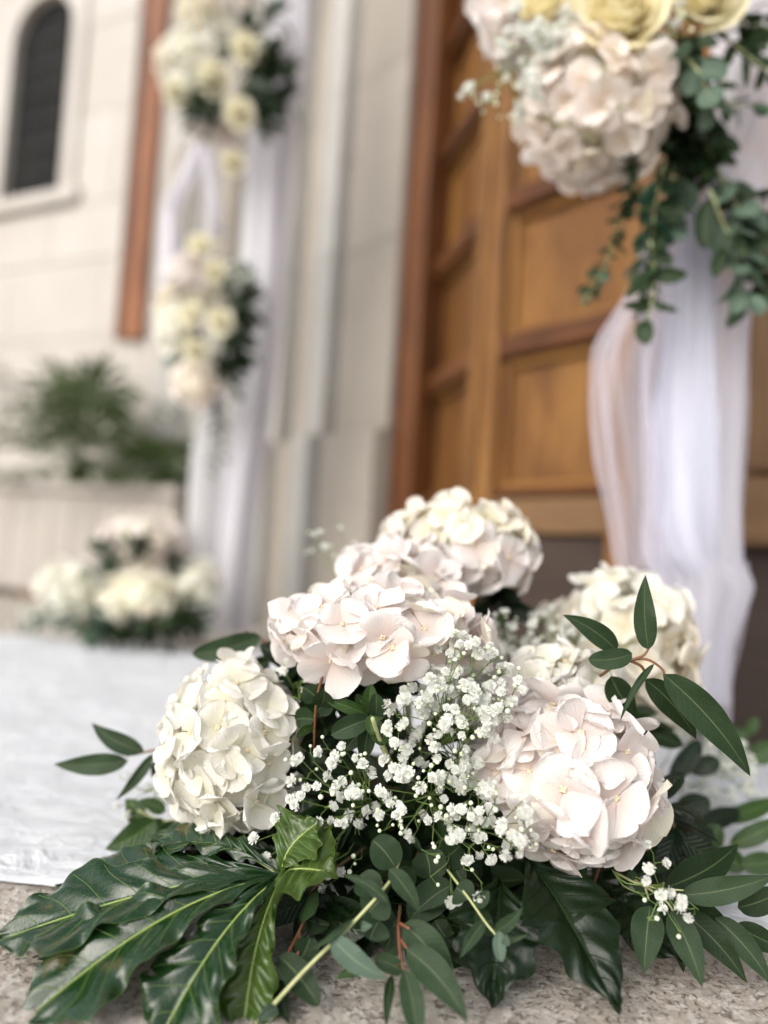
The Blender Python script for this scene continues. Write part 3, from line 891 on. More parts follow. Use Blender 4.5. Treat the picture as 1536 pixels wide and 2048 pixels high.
# ------------------------------------------------------------------ stone planter with palms
PC = (-0.82, 2.87)
PM = frame(PC, WU)
pl = thing('stone_planter', 'long beige stone planter box in front of the cream wall', 'planter', (PC[0], PC[1], 0))
H = 0.50
piece(pl, 'front_slab', (0.0, -0.06, 0.035), (1.5, 0.0, H - 0.045), PM, 'planter', 'x', bw=0.006)
piece(pl, 'side_slab', (0.0, -0.45, 0.035), (0.06, -0.062, H - 0.045), PM, 'planter', bw=0.006)
piece(pl, 'side_slab', (1.44, -0.45, 0.035), (1.5, -0.062, H - 0.045), PM, 'planter', bw=0.006)
piece(pl, 'back_slab', (0.0, -0.51, 0.035), (1.5, -0.452, H - 0.045), PM, 'planter', 'x', bw=0.006)
piece(pl, 'rim', (-0.02, -0.085, H - 0.043), (1.52, 0.022, H), PM, 'planter', 'x', bw=0.01)
piece(pl, 'rim', (-0.02, -0.53, H - 0.043), (1.52, -0.43, H), PM, 'planter', 'x', bw=0.01)
piece(pl, 'rim', (-0.02, -0.428, H - 0.043), (0.08, -0.087, H - 0.001), PM, 'planter', bw=0.01)
piece(pl, 'rim', (1.42, -0.428, H - 0.043), (1.52, -0.087, H - 0.001), PM, 'planter', bw=0.01)
for k in range(12):   # shallow vertical ribs on the front
    piece(pl, 'rib', (0.05 + k * 0.12, 0.001, 0.05), (0.05 + k * 0.12 + 0.112, 0.004, H - 0.075), PM, 'planter', bw=0.005)
piece(pl, 'foot', (0.55, -0.4, 0.0), (0.85, -0.02, 0.034), PM, 'wood_pale', 'x')
piece(pl, 'foot', (0.05, -0.4, 0.0), (0.20, -0.02, 0.034), PM, 'planter', 'x')
sm = MB(); sm.grid(lambda u, v: PM @ Vector((0.062 + 1.376 * u, -0.45 + 0.385 * v, H - 0.06 + 0.02 * noise.noise(Vector((u * 9, v * 4, 2))))), 24, 8)
sm.build('soil', M['soil'], pl)

def palm(label, t, y, hgt, nf, Lf, seed):
    r = random.Random(seed)
    b = PM @ Vector((t, y, H - 0.05))
    h = thing('palm_plant', label, 'plant', b, 'palms in the stone planter')
    mb = MB()
    mb.tube([b, b + Vector((0, 0, hgt * .5)), b + Vector((0.01, 0, hgt))], [0.05, 0.045, 0.03], 10)
    mb.build('trunk', M['trunk'], h)
    for i in range(nf):
        a = i * 2.4 + r.uniform(-.3, .3); el = r.uniform(-0.1, 1.45)
        d = Vector((math.cos(a) * math.cos(el), math.sin(a) * math.cos(el), math.sin(el)))
        s = b + Vector((0, 0, hgt * r.uniform(.7, 1)))
        e = s + d * Lf * r.uniform(.35, .8)
        mb = MB()
        mb.tube(bez([s, s.lerp(e, .5) + Vector((0, 0, .02)), e], 6), 0.004, 4)
        side = d.cross(Vector((0, 0, 1))).normalized(); up = side.cross(d).normalized()
        nb_ = 11
        for k in range(nb_):
            an = (k / (nb_ - 1) - .5) * 3.6
            bd = (d * math.cos(an) + side * math.sin(an) + up * 0.25 * r.uniform(-.4, 1)).normalized()
            ln = Lf * r.uniform(.55, .7) * (1 - .25 * abs(k / (nb_ - 1) - .5))
            wv = bd.cross(up).normalized() * 0.0125
            m1 = e + bd * ln * .5; tp = e + bd * ln + Vector((0, 0, -ln * .25))
            mb.add([e, m1 - wv, m1 + wv, tp, m1 + up * 0.004], [(0, 1, 4), (0, 4, 2), (1, 3, 4), (4, 3, 2)], [(.5, 0), (.3, .5), (.7, .5), (.5, 1), (.5, .5)])
        mb.build('frond', M['palm'], h)
    return h
palm('larger spiky fan palm at the left of the planter', 0.66, -0.12, 0.12, 26, 0.50, 4)
palm('smaller fan palm at the planter end beside the garland', 0.20, -0.15, 0.08, 14, 0.26, 9)
bsh = branch('leafy_plant', 'low leafy plant in the planter under the larger palm', [PM @ Vector((0.60, -0.12, H - .06)), PM @ Vector((0.62, -0.1, H + .12))], 30, .10, .05, 'garden', 21, 'ovate', cat='plant', spread=1.3)
branch('leafy_plant', 'low leafy plant at the right end of the planter', [PM @ Vector((0.16, -0.12, H - .06)), PM @ Vector((0.14, -0.1, H + .08))], 30, .09, .045, 'garden', 22, 'ovate', cat='plant', spread=1.3)
branch('leafy_plant', 'low leafy plant in the planter beside the larger palm trunk', [PM @ Vector((0.44, -0.12, H - .06)), PM @ Vector((0.46, -0.1, H + .06))], 24, .09, .045, 'garden', 23, 'ovate', cat='plant', spread=1.3)

# ------------------------------------------------------------------ white carpet
mb = MB()
nX, nY = 260, 170
def carpet(u, v):
    x = -2.3 + 3.35 * u
    f = G(768 + F_PX * (x / 0.65), 1795)
    front = 0.628 - 0.02 * x + 0.006 * math.sin(x * 13) + 0.004 * noise.noise(Vector((x * 20, 0, 0)))
    back = min(2.03, (1.26 - 0.772 * x) / 0.636)
    y = front + (back - front) * v
    q = Vector((x, y, 0))
    w = Matrix.Rotation(R(-25), 3, 'Z') @ q
    h = 0.008 + 0.0062 * noise.fractal(Vector((w.x * 7, w.y * 18, 1)), 1, 2, 4) + 0.0035 * noise.noise(Vector((x * 5, y * 16, 7)))
    h = max(0.0045, h)
    if v < 0.03: h = 0.0045 + (h - .0045) * v / .03
    return Vector((x, y, h))
mb.grid(carpet, nX, nY)
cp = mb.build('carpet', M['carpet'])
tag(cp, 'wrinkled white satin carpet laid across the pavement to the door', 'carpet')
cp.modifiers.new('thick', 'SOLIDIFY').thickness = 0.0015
# rumpled white cloth end right of the foreground flowers
mb = MB()
def clump(u, v):
    b = G(1440, 1640, .01).lerp(G(1700, 1660, .01), u); f2 = G(1420, 1545, .01).lerp(G(1700, 1545, .01), u)
    q = b.lerp(f2, v)
    q.z = 0.008 + (0.035 * math.sin(math.pi * v) ** .7 * math.sin(math.pi * min(1, u * 1.2)) ** .5) * (0.75 + .5 * noise.noise(Vector((u * 6, v * 5, 3))))
    return q
mb.grid(clump, 40, 20)
tag(mb.build('cloth_roll', M['carpet']), 'rumpled fold of white satin beside the column foot at right', 'cloth')

# ------------------------------------------------------------------ far flower stand at the other side of the door
T = lambda px, py, d: P(px, py, d)
FD = 2.16
fst = thing('draped_column', 'lavender white tulle column behind the far flower garland', 'drape', T(520, 1270, FD))
drape(fst, 'gathered_tulle', [(T(590, -160, FD), .05, .05), (T(575, 100, FD), .06, .05), (T(545, 330, FD), .066, .05), (T(530, 560, FD), .060, .05), (T(515, 760, FD), .052, .05), (T(485, 950, FD), .052, .05), (T(466, 1120, FD), .052, .05), (T(462, 1262, FD), .060, .05)], 'far_tulle', 7, .12, 3)
mb = MB(); mb.tube([T(470, 1262, FD + .02), T(540, 600, FD + .02), T(590, -160, FD + .02)], 0.018, 10); mb.build('pole', M['stone_pale'], fst)
drape(fst, 'white_cloth', [(T(440, 760, FD - .02), .02, .03), (T(415, 900, FD - .02), .038, .04), (T(405, 1080, FD - .02), .042, .04), (T(402, 1262, FD - .02), .042, .04)], 'white_cloth', 5, .15, 6, 40, 20)
# slanting white swag tied up to the garland
sw = thing('tulle_swag', 'white tulle swag tied in an inverted V under the upper far garland', 'drape', T(410, 270, 2.2))
for a, b, w in (((415, 262, 2.2), (340, 420, 2.25), .022), ((412, 262, 2.2), (432, 470, 2.25), .022), ((340, 420, 2.25), (335, 640, 2.25), .03)):
    drape(sw, 'swag_strip', [(T(*a), w * .7, .02), (T((a[0]+b[0])/2, (a[1]+b[1])/2, a[2]), w, .025), (T(*b), w * 1.1, .03)], 'far_tulle', 5, .2, 1, 30, 12)

def hydr_far(px, py, d, rx, ry, mat, seed, label, group, n=34, pl=0.023):
    k = d / F_PX
    return hydrangea(label, P(px, py, d), (rx * 1.1 * k, (rx + ry) / 2 * k, ry * 1.1 * k), pl, mat, n, seed, group, near=False, low=-.75, axis=(0, -.4, .9), inner=True)
gf = 'flowers of the far garland'
for q in [(470, 60, 2.02, 34, 'yellow rose nearest the top of the upper far garland'), (490, 95, 1.98, 32, 'yellow rose right of centre in the upper far garland'),
          (427, 155, 1.97, 38, 'pale yellow rose at the middle of the upper far garland'), (478, 225, 1.96, 34, 'yellow rose at the lower right of the upper far garland'),
          (352, 185, 2.0, 26, 'yellow rose on the left edge of the upper far garland'), (466, 325, 2.0, 26, 'small yellow rose hanging below the upper far garland'),
          (400, 490, 2.0, 26, 'yellow rose on top of the lower far garland'), (430, 545, 1.98, 26, 'yellow rose beside the pink bloom of the lower far garland'),
          (440, 642, 1.95, 30, 'yellow rose set in dark leaves at right of the lower far garland'), (382, 628, 1.97, 28, 'yellow rose at centre left of the lower far garland'), (390, 700, 1.97, 28, 'lowest yellow rose of the lower far garland')][1:]:
    rose(q[4], P(q[0], q[1], q[2] - .07), q[3] * .88 * q[2] / F_PX, CP - P(*q[:3]) + Vector((-.3 + .5 * math.sin(q[0]), 0, .3 + .4 * math.cos(q[1]))), q[0], gf, mat='pale_rose')
hydr_far(400, 30, 1.98, 44, 50, 'ivory', 1, 'greenish cream hydrangea at the top of the upper far garland', gf)
hydr_far(385, 110, 1.97, 48, 46, 'white', 2, 'white hydrangea at the left of the upper far garland', gf)
hydr_far(372, 185, 1.98, 42, 40, 'white', 3, 'white hydrangea beside the edge rose of the upper far garland', gf)
hydr_far(425, 255, 1.99, 46, 36, 'blush', 4, 'blush hydrangea under the upper far garland', gf)
hydr_far(378, 548, 1.97, 38, 34, 'blush', 5, 'pink hydrangea at the top of the lower far garland', gf)
hydr_far(352, 660, 1.98, 36, 48, 'white', 6, 'white hydrangea at the left edge of the lower far garland', gf)
hydr_far(392, 770, 1.97, 44, 44, 'garland_blush', 7, 'blush hydrangea at the bottom of the lower far garland', gf)
gl = 'leaf sprays of the far garland'
rr = random.Random(5)
def spray(p, q, nl, L, W, mat, sd, label, group=gl, cat='branch', shape='ovate', sag=0.02, name='leaf_spray', spread=.9):
    a, b = P(*p), P(*q)
    return branch(name, label, [a, a.lerp(b, .5) + Vector((0, 0, sag)), b], nl, L, W, mat, sd, shape, group=group, cat=cat, spread=spread)
for i, (a, b, mt, lb) in enumerate([((470, 150, 2.05), (560, 20, 2.05), 'euca_dark', 'dark leaf spray rising right from the upper far garland'),
        ((470, 140, 1.98), (590, 130, 1.98), 'salal', 'dark leaf spray pointing right from the upper far garland'),
        ((470, 180, 2.04), (580, 200, 2.05), 'euca_dark', 'dark leaf spray drooping right from the upper far garland'),
        ((480, 150, 1.93), (540, 265, 1.95), 'salal', 'dark leaf spray down right of the upper far garland'),
        ((440, 130, 2.04), (470, 30, 2.05), 'euca_dark', 'dark leaf spray behind the top roses of the far garland'),
        ((450, 190, 1.93), (395, 240, 1.93), 'salal', 'short dark leaf spray below the middle far rose'),
        ((460, 120, 2.05), (540, 110, 2.06), 'euca', 'grey green leaf spray in the upper far garland'),
        ((445, 600, 2.03), (500, 560, 2.03), 'euca', 'grey green leaf spray at the shoulder of the lower far garland'),
        ((450, 600, 1.93), (500, 650, 1.94), 'salal', 'dark leaf spray right of the lower far garland'),
        ((440, 650, 1.93), (495, 725, 1.95), 'salal', 'dark leaf spray at the lower right of the lower far garland'),
        ((440, 690, 1.95), (470, 790, 1.97), 'salal', 'dark leaf spray hanging from the lower far garland'),
        ((440, 600, 2.02), (440, 430, 2.03), 'euca', 'thin leaf spray climbing above the lower far garland'),
        ((430, 800, 2.0), (420, 960, 2.02), 'euca', 'thin leaf spray trailing under the lower far garland'),
        ((425, 780, 2.0), (455, 930, 2.03), 'euca_dark', 'second thin leaf spray trailing under the lower far garland'),
        ((380, 560, 2.05), (345, 600, 2.05), 'euca_pale', 'pale leaf spray at the left of the lower far garland'),
        ((400, 640, 2.05), (350, 740, 2.05), 'euca_pale', 'pale leaf spray under the white bloom of the lower far garland')]):
    thin = i in (11, 12, 13)
    spray(a, b, 14 if thin else 24, 0.035 if thin else (0.10 if i < 6 else .08), .018 if thin else 0.046, mt, 300 + i, lb, spread=.8)
for i, (cx, cy, rw_, rh_) in enumerate([(500, 120, 50, 50), (470, 560, 40, 40), (440, 700, 35, 60), (410, 90, 40, 40)]):
    rg = random.Random(i)
    gypsophila(('white baby breath haze right of the upper far garland', 'white baby breath haze in the lower far garland shoulder', 'white baby breath haze low in the far garland', 'white baby breath haze left in the upper far garland')[i],
               P(cx, cy + 20, 2.05), [P(cx + rg.gauss(0, rw_ * .5), cy + rg.gauss(0, rh_ * .5), 1.95) for _ in range(12)], i + 40, gf, 0.006, (3, 5), 0.03, .2)

hydr_far(345, 120, 1.99, 30, 34, 'ivory', 8, 'small greenish hydrangea at the outer left of the upper far garland', gf, 26)
hydr_far(440, 60, 2.0, 38, 36, 'white', 9, 'white hydrangea between the roses at the top of the far garland', gf, 30)
hydr_far(405, 590, 2.0, 34, 32, 'ivory', 10, 'ivory hydrangea among the roses of the lower far garland', gf, 28)
hydr_far(345, 610, 2.0, 26, 34, 'ivory', 16, 'ivory hydrangea at the outer left of the lower far garland', gf, 24)
# ------------------------------------------------------------------ far arrangement on the carpet
fa = 'flowers of the far floor arrangement'
AD = 1.93
hydr_far(147, 1178, AD, 60, 55, 'white', 11, 'round white hydrangea leftmost in the far floor arrangement', fa, 44)
hydr_far(284, 1200, AD - .04, 72, 58, 'cream', 12, 'creamy hydrangea at the front of the far floor arrangement', fa, 46)
hydr_far(385, 1170, AD + .03, 50, 52, 'white', 13, 'white hydrangea at the right of the far floor arrangement', fa, 40)
hydr_far(285, 1118, AD + .10, 45, 34, 'garland_blush', 14, 'small blush hydrangea behind the creamy one in the far floor arrangement', fa, 30)
hydr_far(285, 1072, AD + .14, 82, 44, 'blush', 15, 'large blush hydrangea topping the far floor arrangement', fa, 50)
for i, (a, b, mt, lb, L) in enumerate([((250, 1130, AD + .02), (290, 1085, AD - .02), 'salal', 'dark leaves between the topping bloom and the creamy bloom', .06),
        ((330, 1120, AD + .03), (365, 1150, AD), 'salal', 'dark leaves under the topping bloom at right', .06),
        ((270, 1250, AD), (210, 1275, AD - .07), 'euca_dark', 'dark leaves at the lower left of the far floor arrangement', .07),
        ((270, 1255, AD), (280, 1275, AD - .10), 'salal', 'dark leaves at the front of the far floor arrangement', .07),
        ((280, 1250, AD), (350, 1275, AD - .08), 'salal', 'dark leaves at the lower right of the far floor arrangement', .08),
        ((300, 1250, AD), (420, 1235, AD - .02), 'salal', 'dark leaves under the right white bloom far away', .08),
        ((250, 1235, AD), (160, 1262, AD - .05), 'euca', 'grey green leaves under the left white bloom far away', .07),
        ((220, 1160, AD + .05), (205, 1080, AD + .05), 'euca', 'grey green leaves rising beside the topping bloom', .06),
        ((215, 1200, AD + .03), (205, 1140, AD), 'euca', 'grey green leaves between the two left blooms far away', .06),
        ((160, 1240, AD), (45, 1258, AD), 'euca_pale', 'pale leaf spray spreading left over the carpet far away', .05),
        ((320, 1180, AD + .05), (370, 1240, AD - .03), 'euca_pale', 'pale leaves between the creamy and right white bloom', .06),
        ((250, 1255, AD - .02), (170, 1285, AD - .08), 'euca_pale', 'pale silver leaves on the carpet edge far away', .06),
        ((240, 1235, AD - .08), (330, 1265, AD - .13), 'salal', 'darkest leaves directly under the creamy far bloom', .07),
        ((330, 1230, AD - .06), (400, 1262, AD - .11), 'salal', 'dark leaves low at the right end of the far floor arrangement', .07)]):
    spray(a, b, 22, L, L * .5, mt, 330 + i, lb, 'leaf sprays of the far floor arrangement')
rg = random.Random(9)
gypsophila('white baby breath spreading at the left of the far floor arrangement', P(200, 1240, AD), [P(110 + rg.gauss(0, 35), 1235 + rg.gauss(0, 10), AD) for _ in range(14)], 60, fa, .006, (3, 5), .03)
gypsophila('white baby breath between the right blooms of the far floor arrangement', P(360, 1240, AD), [P(400 + rg.gauss(0, 16), 1215 + rg.gauss(0, 20), AD - .04) for _ in range(10)], 61, fa, .006, (3, 5), .03)

# ------------------------------------------------------------------ near draped column at right
ND = 1.04
ns_ = thing('draped_column', 'white tulle column on the right behind the foreground flowers', 'drape', P(1380, 1480, ND))
drape(ns_, 'gathered_tulle', [(P(1580, -420, ND + .03), .07, .05), (P(1545, -100, ND + .03), .07, .05), (P(1535, 150, ND), .062, .05), (P(1490, 330, ND), .072, .05), (P(1405, 470, ND), .066, .055), (P(1388, 640, ND), .064, .055), (P(1382, 820, ND), .063, .055), (P(1376, 1000, ND), .060, .055), (P(1375, 1110, ND), .066, .055), (P(1400, 1170, ND), .066, .055), (P(1385, 1290, ND), .05, .05), (P(1385, 1400, ND), .046, .05)], 'tulle', 5, .20, 8, 100, 90)
drape(ns_, 'satin_lining', [(P(1400, 430, ND), .018, .02), (P(1385, 640, ND), .030, .025), (P(1370, 850, ND), .042, .03), (P(1372, 1020, ND), .044, .03), (P(1385, 1110, ND), .030, .025), (P(1395, 1150, ND), .012, .015)], 'tulle_satin', 5, .22, 2, 60, 60)
drape(ns_, 'second_tulle_layer', [(P(1470, 330, ND + .01), .040, .03), (P(1425, 560, ND + .01), .050, .035), (P(1400, 800, ND + .01), .052, .04), (P(1390, 1000, ND + .01), .050, .04), (P(1400, 1180, ND + .01), .046, .035), (P(1390, 1380, ND + .01), .036, .03)], 'tulle', 5, .26, 6, 70, 60, 1.4)
drape(ns_, 'sheer_tulle', [(P(1335, 470, ND - .02), .015, .02), (P(1295, 590, ND - .02), .030, .03), (P(1250, 700, ND - .02), .044, .03), (P(1244, 800, ND - .02), .040, .03), (P(1258, 930, ND - .02), .040, .03), (P(1268, 1030, ND - .02), .030, .03), (P(1285, 1150, ND - .02), .028, .025), (P(1300, 1210, ND - .02), .024, .02)], 'tulle_sheer', 5, .30, 4, 70, 60)
drape(ns_, 'loose_end', [(P(1440, 1120, ND - .01), .035, .03), (P(1445, 1170, ND), .040, .03), (P(1420, 1260, ND), .040, .03), (P(1400, 1340, ND), .034, .03), (P(1410, 1440, ND), .026, .03)], 'tulle_sheer', 5, .28, 5, 50, 40)
mb = MB(); mb.tube([P(1385, 1545, ND + .02), P(1390, 700, ND + .02), P(1430, 400, ND + .02), P(1560, -400, ND + .05)], 0.012, 10); mb.build('pole', M['stone_pale'], ns_)

# ------------------------------------------------------------------ near garland at top right
ng = 'flowers of the near garland'
GD = 0.97
k = GD / F_PX
hydrangea('large blush hydrangea hanging below the yellow roses', P(1195, 208, GD - .03), (146*k, 120*k, 128*k), .028, 'garland_blush', 74, 21, ng, axis=(-.3, -.6, -.2), low=-.6, stalk=P(1300, 120, GD + .08))
hydrangea('lower tip bloom of pale blush hydrangea under the large one', P(1195, 300, GD + .01), (85*k, 80*k, 62*k), .026, 'garland_blush', 30, 22, ng, axis=(-.1, -.4, -.8), low=-.3, stalk=P(1280, 200, GD + .08))
hydrangea('pale pink hydrangea cut by the top edge at left of the garland', P(1015, 20, GD + .06), (50*k, 60*k, 90*k), .028, 'blush', 36, 23, ng, axis=(-.6, -.6, .2), low=-.5, stalk=P(1150, 50, GD + .12))
hydrangea('white hydrangea behind the baby breath of the near garland', P(1090, 75, GD + .08), (75*k, 60*k, 85*k), .026, 'white', 40, 24, ng, axis=(-.3, -.8, .2), low=-.4, stalk=P(1200, 60, GD + .14))
rose('large pale yellow rose at the top of the near garland', P(1240, 20, GD - .09), 92 * (GD - .09) / F_PX, (-.12, -1, .12), 1.0, ng, 26)
rose('pale yellow rose cut by the top edge of the picture', P(1412, -18, GD - .05), 78 * (GD - .05) / F_PX, (.05, -1, -.05), 2.2, ng, 26)
rose('pale yellow rose half hidden behind baby breath', P(1085, 8, GD - .02), 52 * (GD - .02) / F_PX, (-.4, -1, .3), 4.0, ng, 26)
rg = random.Random(12)
gypsophila('dense baby breath left of the large yellow rose', P(1180, 120, GD), [P(1075 + rg.gauss(0, 32), 85 + rg.gauss(0, 42), GD - .07 + rg.gauss(0, .01)) for _ in range(22)], 70, ng, .0058, (4, 6), .017)
gypsophila('loose baby breath buds hanging left of the near garland', P(1120, 120, GD), [P(1015 + rg.gauss(0, 28), 160 + rg.gauss(0, 38), GD - .04) for _ in range(14)], 71, ng, .0058, (2, 4), .020, .55)
gypsophila('baby breath buds between the two yellow roses', P(1330, 140, GD), [P(1340 + rg.gauss(0, 12), 60 + rg.gauss(0, 40), GD - .09) for _ in range(6)], 72, ng, .0055, (1, 3), .016, .6)
gb = 'eucalyptus branches of the near garland'
def near_branch(label, pts, nl, L, W, mat, sd, shape='ovate', smat='pale_stem', **kw):
    return branch('eucalyptus_branch', label, [P(*q) for q in pts], nl, L, W, mat, sd, shape, smat, group=gb, ns=10, nt=6, **kw)
near_branch('eucalyptus branch with broad round leaves right of the blush bloom', [(1340, 60, .93), (1390, 120, .90), (1420, 190, .90)], 12, .05, .045, 'euca', 401, 'round')
near_branch('pale eucalyptus tip in front of the tulle by the blush bloom', [(1360, 100, .90), (1400, 150, .87), (1430, 235, .88)], 8, .045, .036, 'euca_pale', 402, 'round')
near_branch('dark eucalyptus branch reaching the right edge near the top', [(1400, 20, .96), (1470, 90, .93), (1560, 160, .92)], 16, .048, .026, 'euca_dark', 403)
near_branch('dark eucalyptus branch along the top right edge', [(1440, 40, .97), (1510, 50, .94), (1580, 60, .93)], 14, .05, .03, 'euca_dark', 404)
near_branch('dark eucalyptus branch spreading right under the top', [(1360, 140, .97), (1440, 200, .94), (1520, 215, .93)], 12, .045, .024, 'euca_dark', 405)
near_branch('dark eucalyptus mass behind the blush bloom', [(1330, 120, 1.0), (1350, 220, 1.0), (1330, 330, .98)], 30, 0.060, 0.044, 'euca_dark', 406)
near_branch('dark eucalyptus mass below the blush bloom', [(1370, 200, .99), (1385, 290, .98), (1350, 380, .97)], 30, 0.058, 0.042, 'euca_dark', 407)
near_branch('eucalyptus branch under the blush bloom pointing left', [(1330, 270, .97), (1280, 300, .95), (1255, 330, .94)], 12, 0.041, 0.029, 'euca', 408)
near_branch('thin small leaved trail hanging farthest left over the door', [(1290, 330, .96), (1245, 420, .98), (1215, 520, .99), (1165, 610, 1.0)], 30, 0.026, 0.018, 'euca', 409, 'round', spread=1.0)
near_branch('long eucalyptus trail hanging over the white column', [(1330, 320, .95), (1310, 420, .93), (1300, 540, .93), (1292, 660, .93)], 30, 0.041, 0.036, 'euca', 410, 'ovate', spread=1.0)
near_branch('eucalyptus trail in the middle over the white column', [(1345, 330, .96), (1345, 440, .94), (1300, 520, .94), (1290, 610, .94)], 24, 0.041, 0.036, 'euca_pale', 411, 'round', spread=1.0)
near_branch('dark eucalyptus trail right of the middle one', [(1400, 260, .97), (1430, 340, .95), (1430, 460, .94)], 24, 0.050, 0.045, 'euca_dark', 412, 'ovate')
near_branch('eucalyptus trail hanging farthest right over the column', [(1430, 330, .95), (1480, 430, .93), (1470, 530, .92), (1500, 620, .92)], 24, 0.055, 0.045, 'euca_pale', 413, 'ovate')
near_branch('dark eucalyptus trail by the right edge of the picture', [(1460, 360, .97), (1520, 450, .95), (1530, 600, .94)], 18, 0.053, 0.045, 'euca_dark', 414, 'ovate')
# leaves that stand out one by one
sprig('eucalyptus_sprig', 'eucalyptus sprig with two large hanging leaves before the tulle', (1300, 480, .92), [[(1300, 480, .92), (1310, 560, .92), (1295, 650, .92)]],
      [((1300, 545, .92), (1375, 548, .90), 42, {'shape': 'ovate'}), ((1290, 640, .92), (1295, 690, .91), 48, {'shape': 'ovate'}), ((1300, 620, .92), (1245, 612, .91), 26, {'shape': 'ovate'}), ((1305, 560, .92), (1250, 595, .91), 28, {'shape': 'ovate'}), ((1302, 600, .92), (1358, 622, .91), 18, {'shape': 'ovate'}), ((1300, 510, .92), (1345, 520, .91), 24, {'shape': 'ovate'})], smat='pale_stem', group=gb)
sprig('eucalyptus_sprig', 'eucalyptus sprig with broad leaves at the right edge', (1450, 400, .92), [[(1420, 380, .92), (1460, 470, .92), (1530, 520, .92)]],
      [((1420, 400, .92), (1410, 500, .91), 50, {'shape': 'ovate', 'mat': 'euca_dark'}), ((1450, 470, .92), (1500, 510, .90), 40, {'shape': 'ovate'}), ((1490, 500, .92), (1560, 470, .90), 36, {'shape': 'ovate'}), ((1450, 500, .92), (1430, 555, .91), 36, {'shape': 'ovate', 'mat': 'euca_dark'}), ((1500, 540, .92), (1548, 510, .91), 36, {'shape': 'ovate'}), ((1490, 600, .92), (1462, 650, .91), 30, {'shape': 'ovate', 'mat': 'euca_dark'}), ((1500, 610, .92), (1560, 580, .91), 40, {'shape': 'ovate'})], smat='pale_stem', group=gb)

# ------------------------------------------------------------------ foreground floor arrangement
fg = 'flowers of the foreground floor arrangement'
c0 = G(840, 1640)
foam = MB()
cf = P(860, 1600, .70); cf.z = 0.0
foam.box((cf.x - .13, cf.y - .045, 0.002), (cf.x + .14, cf.y + .09, .085))
fo = foam.build('floral_foam', M['foam']); bevel(fo, .008)
tag(fo, 'dark green block of floral foam buried under the foreground blooms', 'foam block')
root = Vector((cf.x, cf.y, .07))
def head(label, px, py, d, rx, ry, plen, mat, n, seed, depth=None, **kw):
    k = d / F_PX
    return hydrangea(label, P(px, py, d), (rx * k, (depth or (rx + ry) / 2) * k, ry * k), plen, mat, n, seed, fg, stalk=root + Vector((random.uniform(-.05, .05), 0, -.01)), **kw)
head('creamy white hydrangea at the left of the foreground arrangement', 468, 1492, .620, 132, 158, .0205, 'white', 86, 1, low=-.85, axis=(-.3, -.5, .6))
head('wide blush hydrangea at the upper middle of the foreground arrangement', 765, 1262, .628, 205, 86, .0245, 'blush', 76, 2, depth=190, low=-.6, axis=(-.1, -.3, 1))
head('cream and blush hydrangea standing highest at the back', 915, 1100, .77, 148, 98, .0245, 'cream', 70, 3, depth=130, low=-.7, mat2='blush', split=lambda d: d.z < .25, axis=(0, -.2, 1))
head('blush hydrangea filling the gap between the wide bloom and the highest bloom', 800, 1165, .70, 112, 70, .027, 'blush', 30, 19, low=-.5, axis=(-.1, -.3, 1))
head('large blush white hydrangea at the front right', 1142, 1552, .575, 160, 146, .0270, 'blush', 68, 4, low=-.8, axis=(.1, -.6, .7))
head('small bright white hydrangea behind the front right one', 1130, 1366, .645, 92, 64, .0255, 'white', 30, 5, low=-.6, axis=(0, -.4, 1))
head('pale hydrangea partly hidden by baby breath', 1010, 1440, .64, 66, 60, .0265, 'blush', 20, 6, low=-.5, axis=(-.2, -.6, .8))
head('ivory hydrangea blurred at the back right', 1240, 1296, .80, 142, 142, .0245, 'ivory', 74, 7, low=-.7, axis=(.2, -.4, 1), mat2='white', split=lambda d: d.z > .55)
head('faded low hydrangea in shadow under the back right one', 1290, 1420, .82, 60, 50, .022, 'ivory', 24, 8, low=-.5)
head('pale hydrangea glimpsed between the blush and baby breath', 935, 1330, .72, 60, 60, .024, 'white', 30, 9, low=-.5)

# ---- baby's breath
def inpoly(x, y, poly):
    c = False; j = len(poly) - 1
    for i in range(len(poly)):
        if (poly[i][1] > y) != (poly[j][1] > y) and x < (poly[j][0] - poly[i][0]) * (y - poly[i][1]) / (poly[j][1] - poly[i][1]) + poly[i][0]: c = not c
        j = i
    return c
def scatter(poly, n, seed, mind):
    r = random.Random(seed); xs = [p[0] for p in poly]; ys = [p[1] for p in poly]; out = []
    tries = 0
    while len(out) < n and tries < 6000:
        tries += 1
        x, y = r.uniform(min(xs), max(xs)), r.uniform(min(ys), max(ys))
        if inpoly(x, y, poly) and all((x - a) ** 2 + (y - b) ** 2 > mind ** 2 for a, b in out): out.append((x, y))
    return out
gr = random.Random(4)
def gpatch(label, poly, n, d, sd, rootp=(850, 1620, .66), mind=26, dj=.012, size=.0043, per=(3, 7), spread=.0125, budp=.36):
    pts = scatter(poly, n, sd, mind)
    return gypsophila(label, P(*rootp), [P(x, y, d + gr.gauss(0, dj)) for x, y in pts], sd, fg, size, per, spread, budp, .00048)
gpatch("baby's breath in front of the wide blush bloom", [(880, 1290), (960, 1280), (1000, 1330), (1040, 1360), (1020, 1430), (900, 1440), (800, 1400), (820, 1350)], 32, .56, 1, mind=28, per=(3, 6))
gpatch("baby's breath in the middle below the blush bloom", [(790, 1400), (1000, 1400), (960, 1500), (960, 1560), (800, 1560), (770, 1480)], 32, .56, 2, mind=30, per=(3, 5))
gpatch("baby's breath low in the middle", [(720, 1560), (960, 1540), (960, 1640), (900, 1700), (760, 1660), (700, 1600)], 30, .555, 3, mind=30, per=(2, 5))
gpatch("baby's breath overlapping the front right bloom", [(930, 1560), (1010, 1600), (1070, 1620), (1060, 1680), (980, 1710), (900, 1680)], 14, .53, 4, mind=32, per=(3, 5))
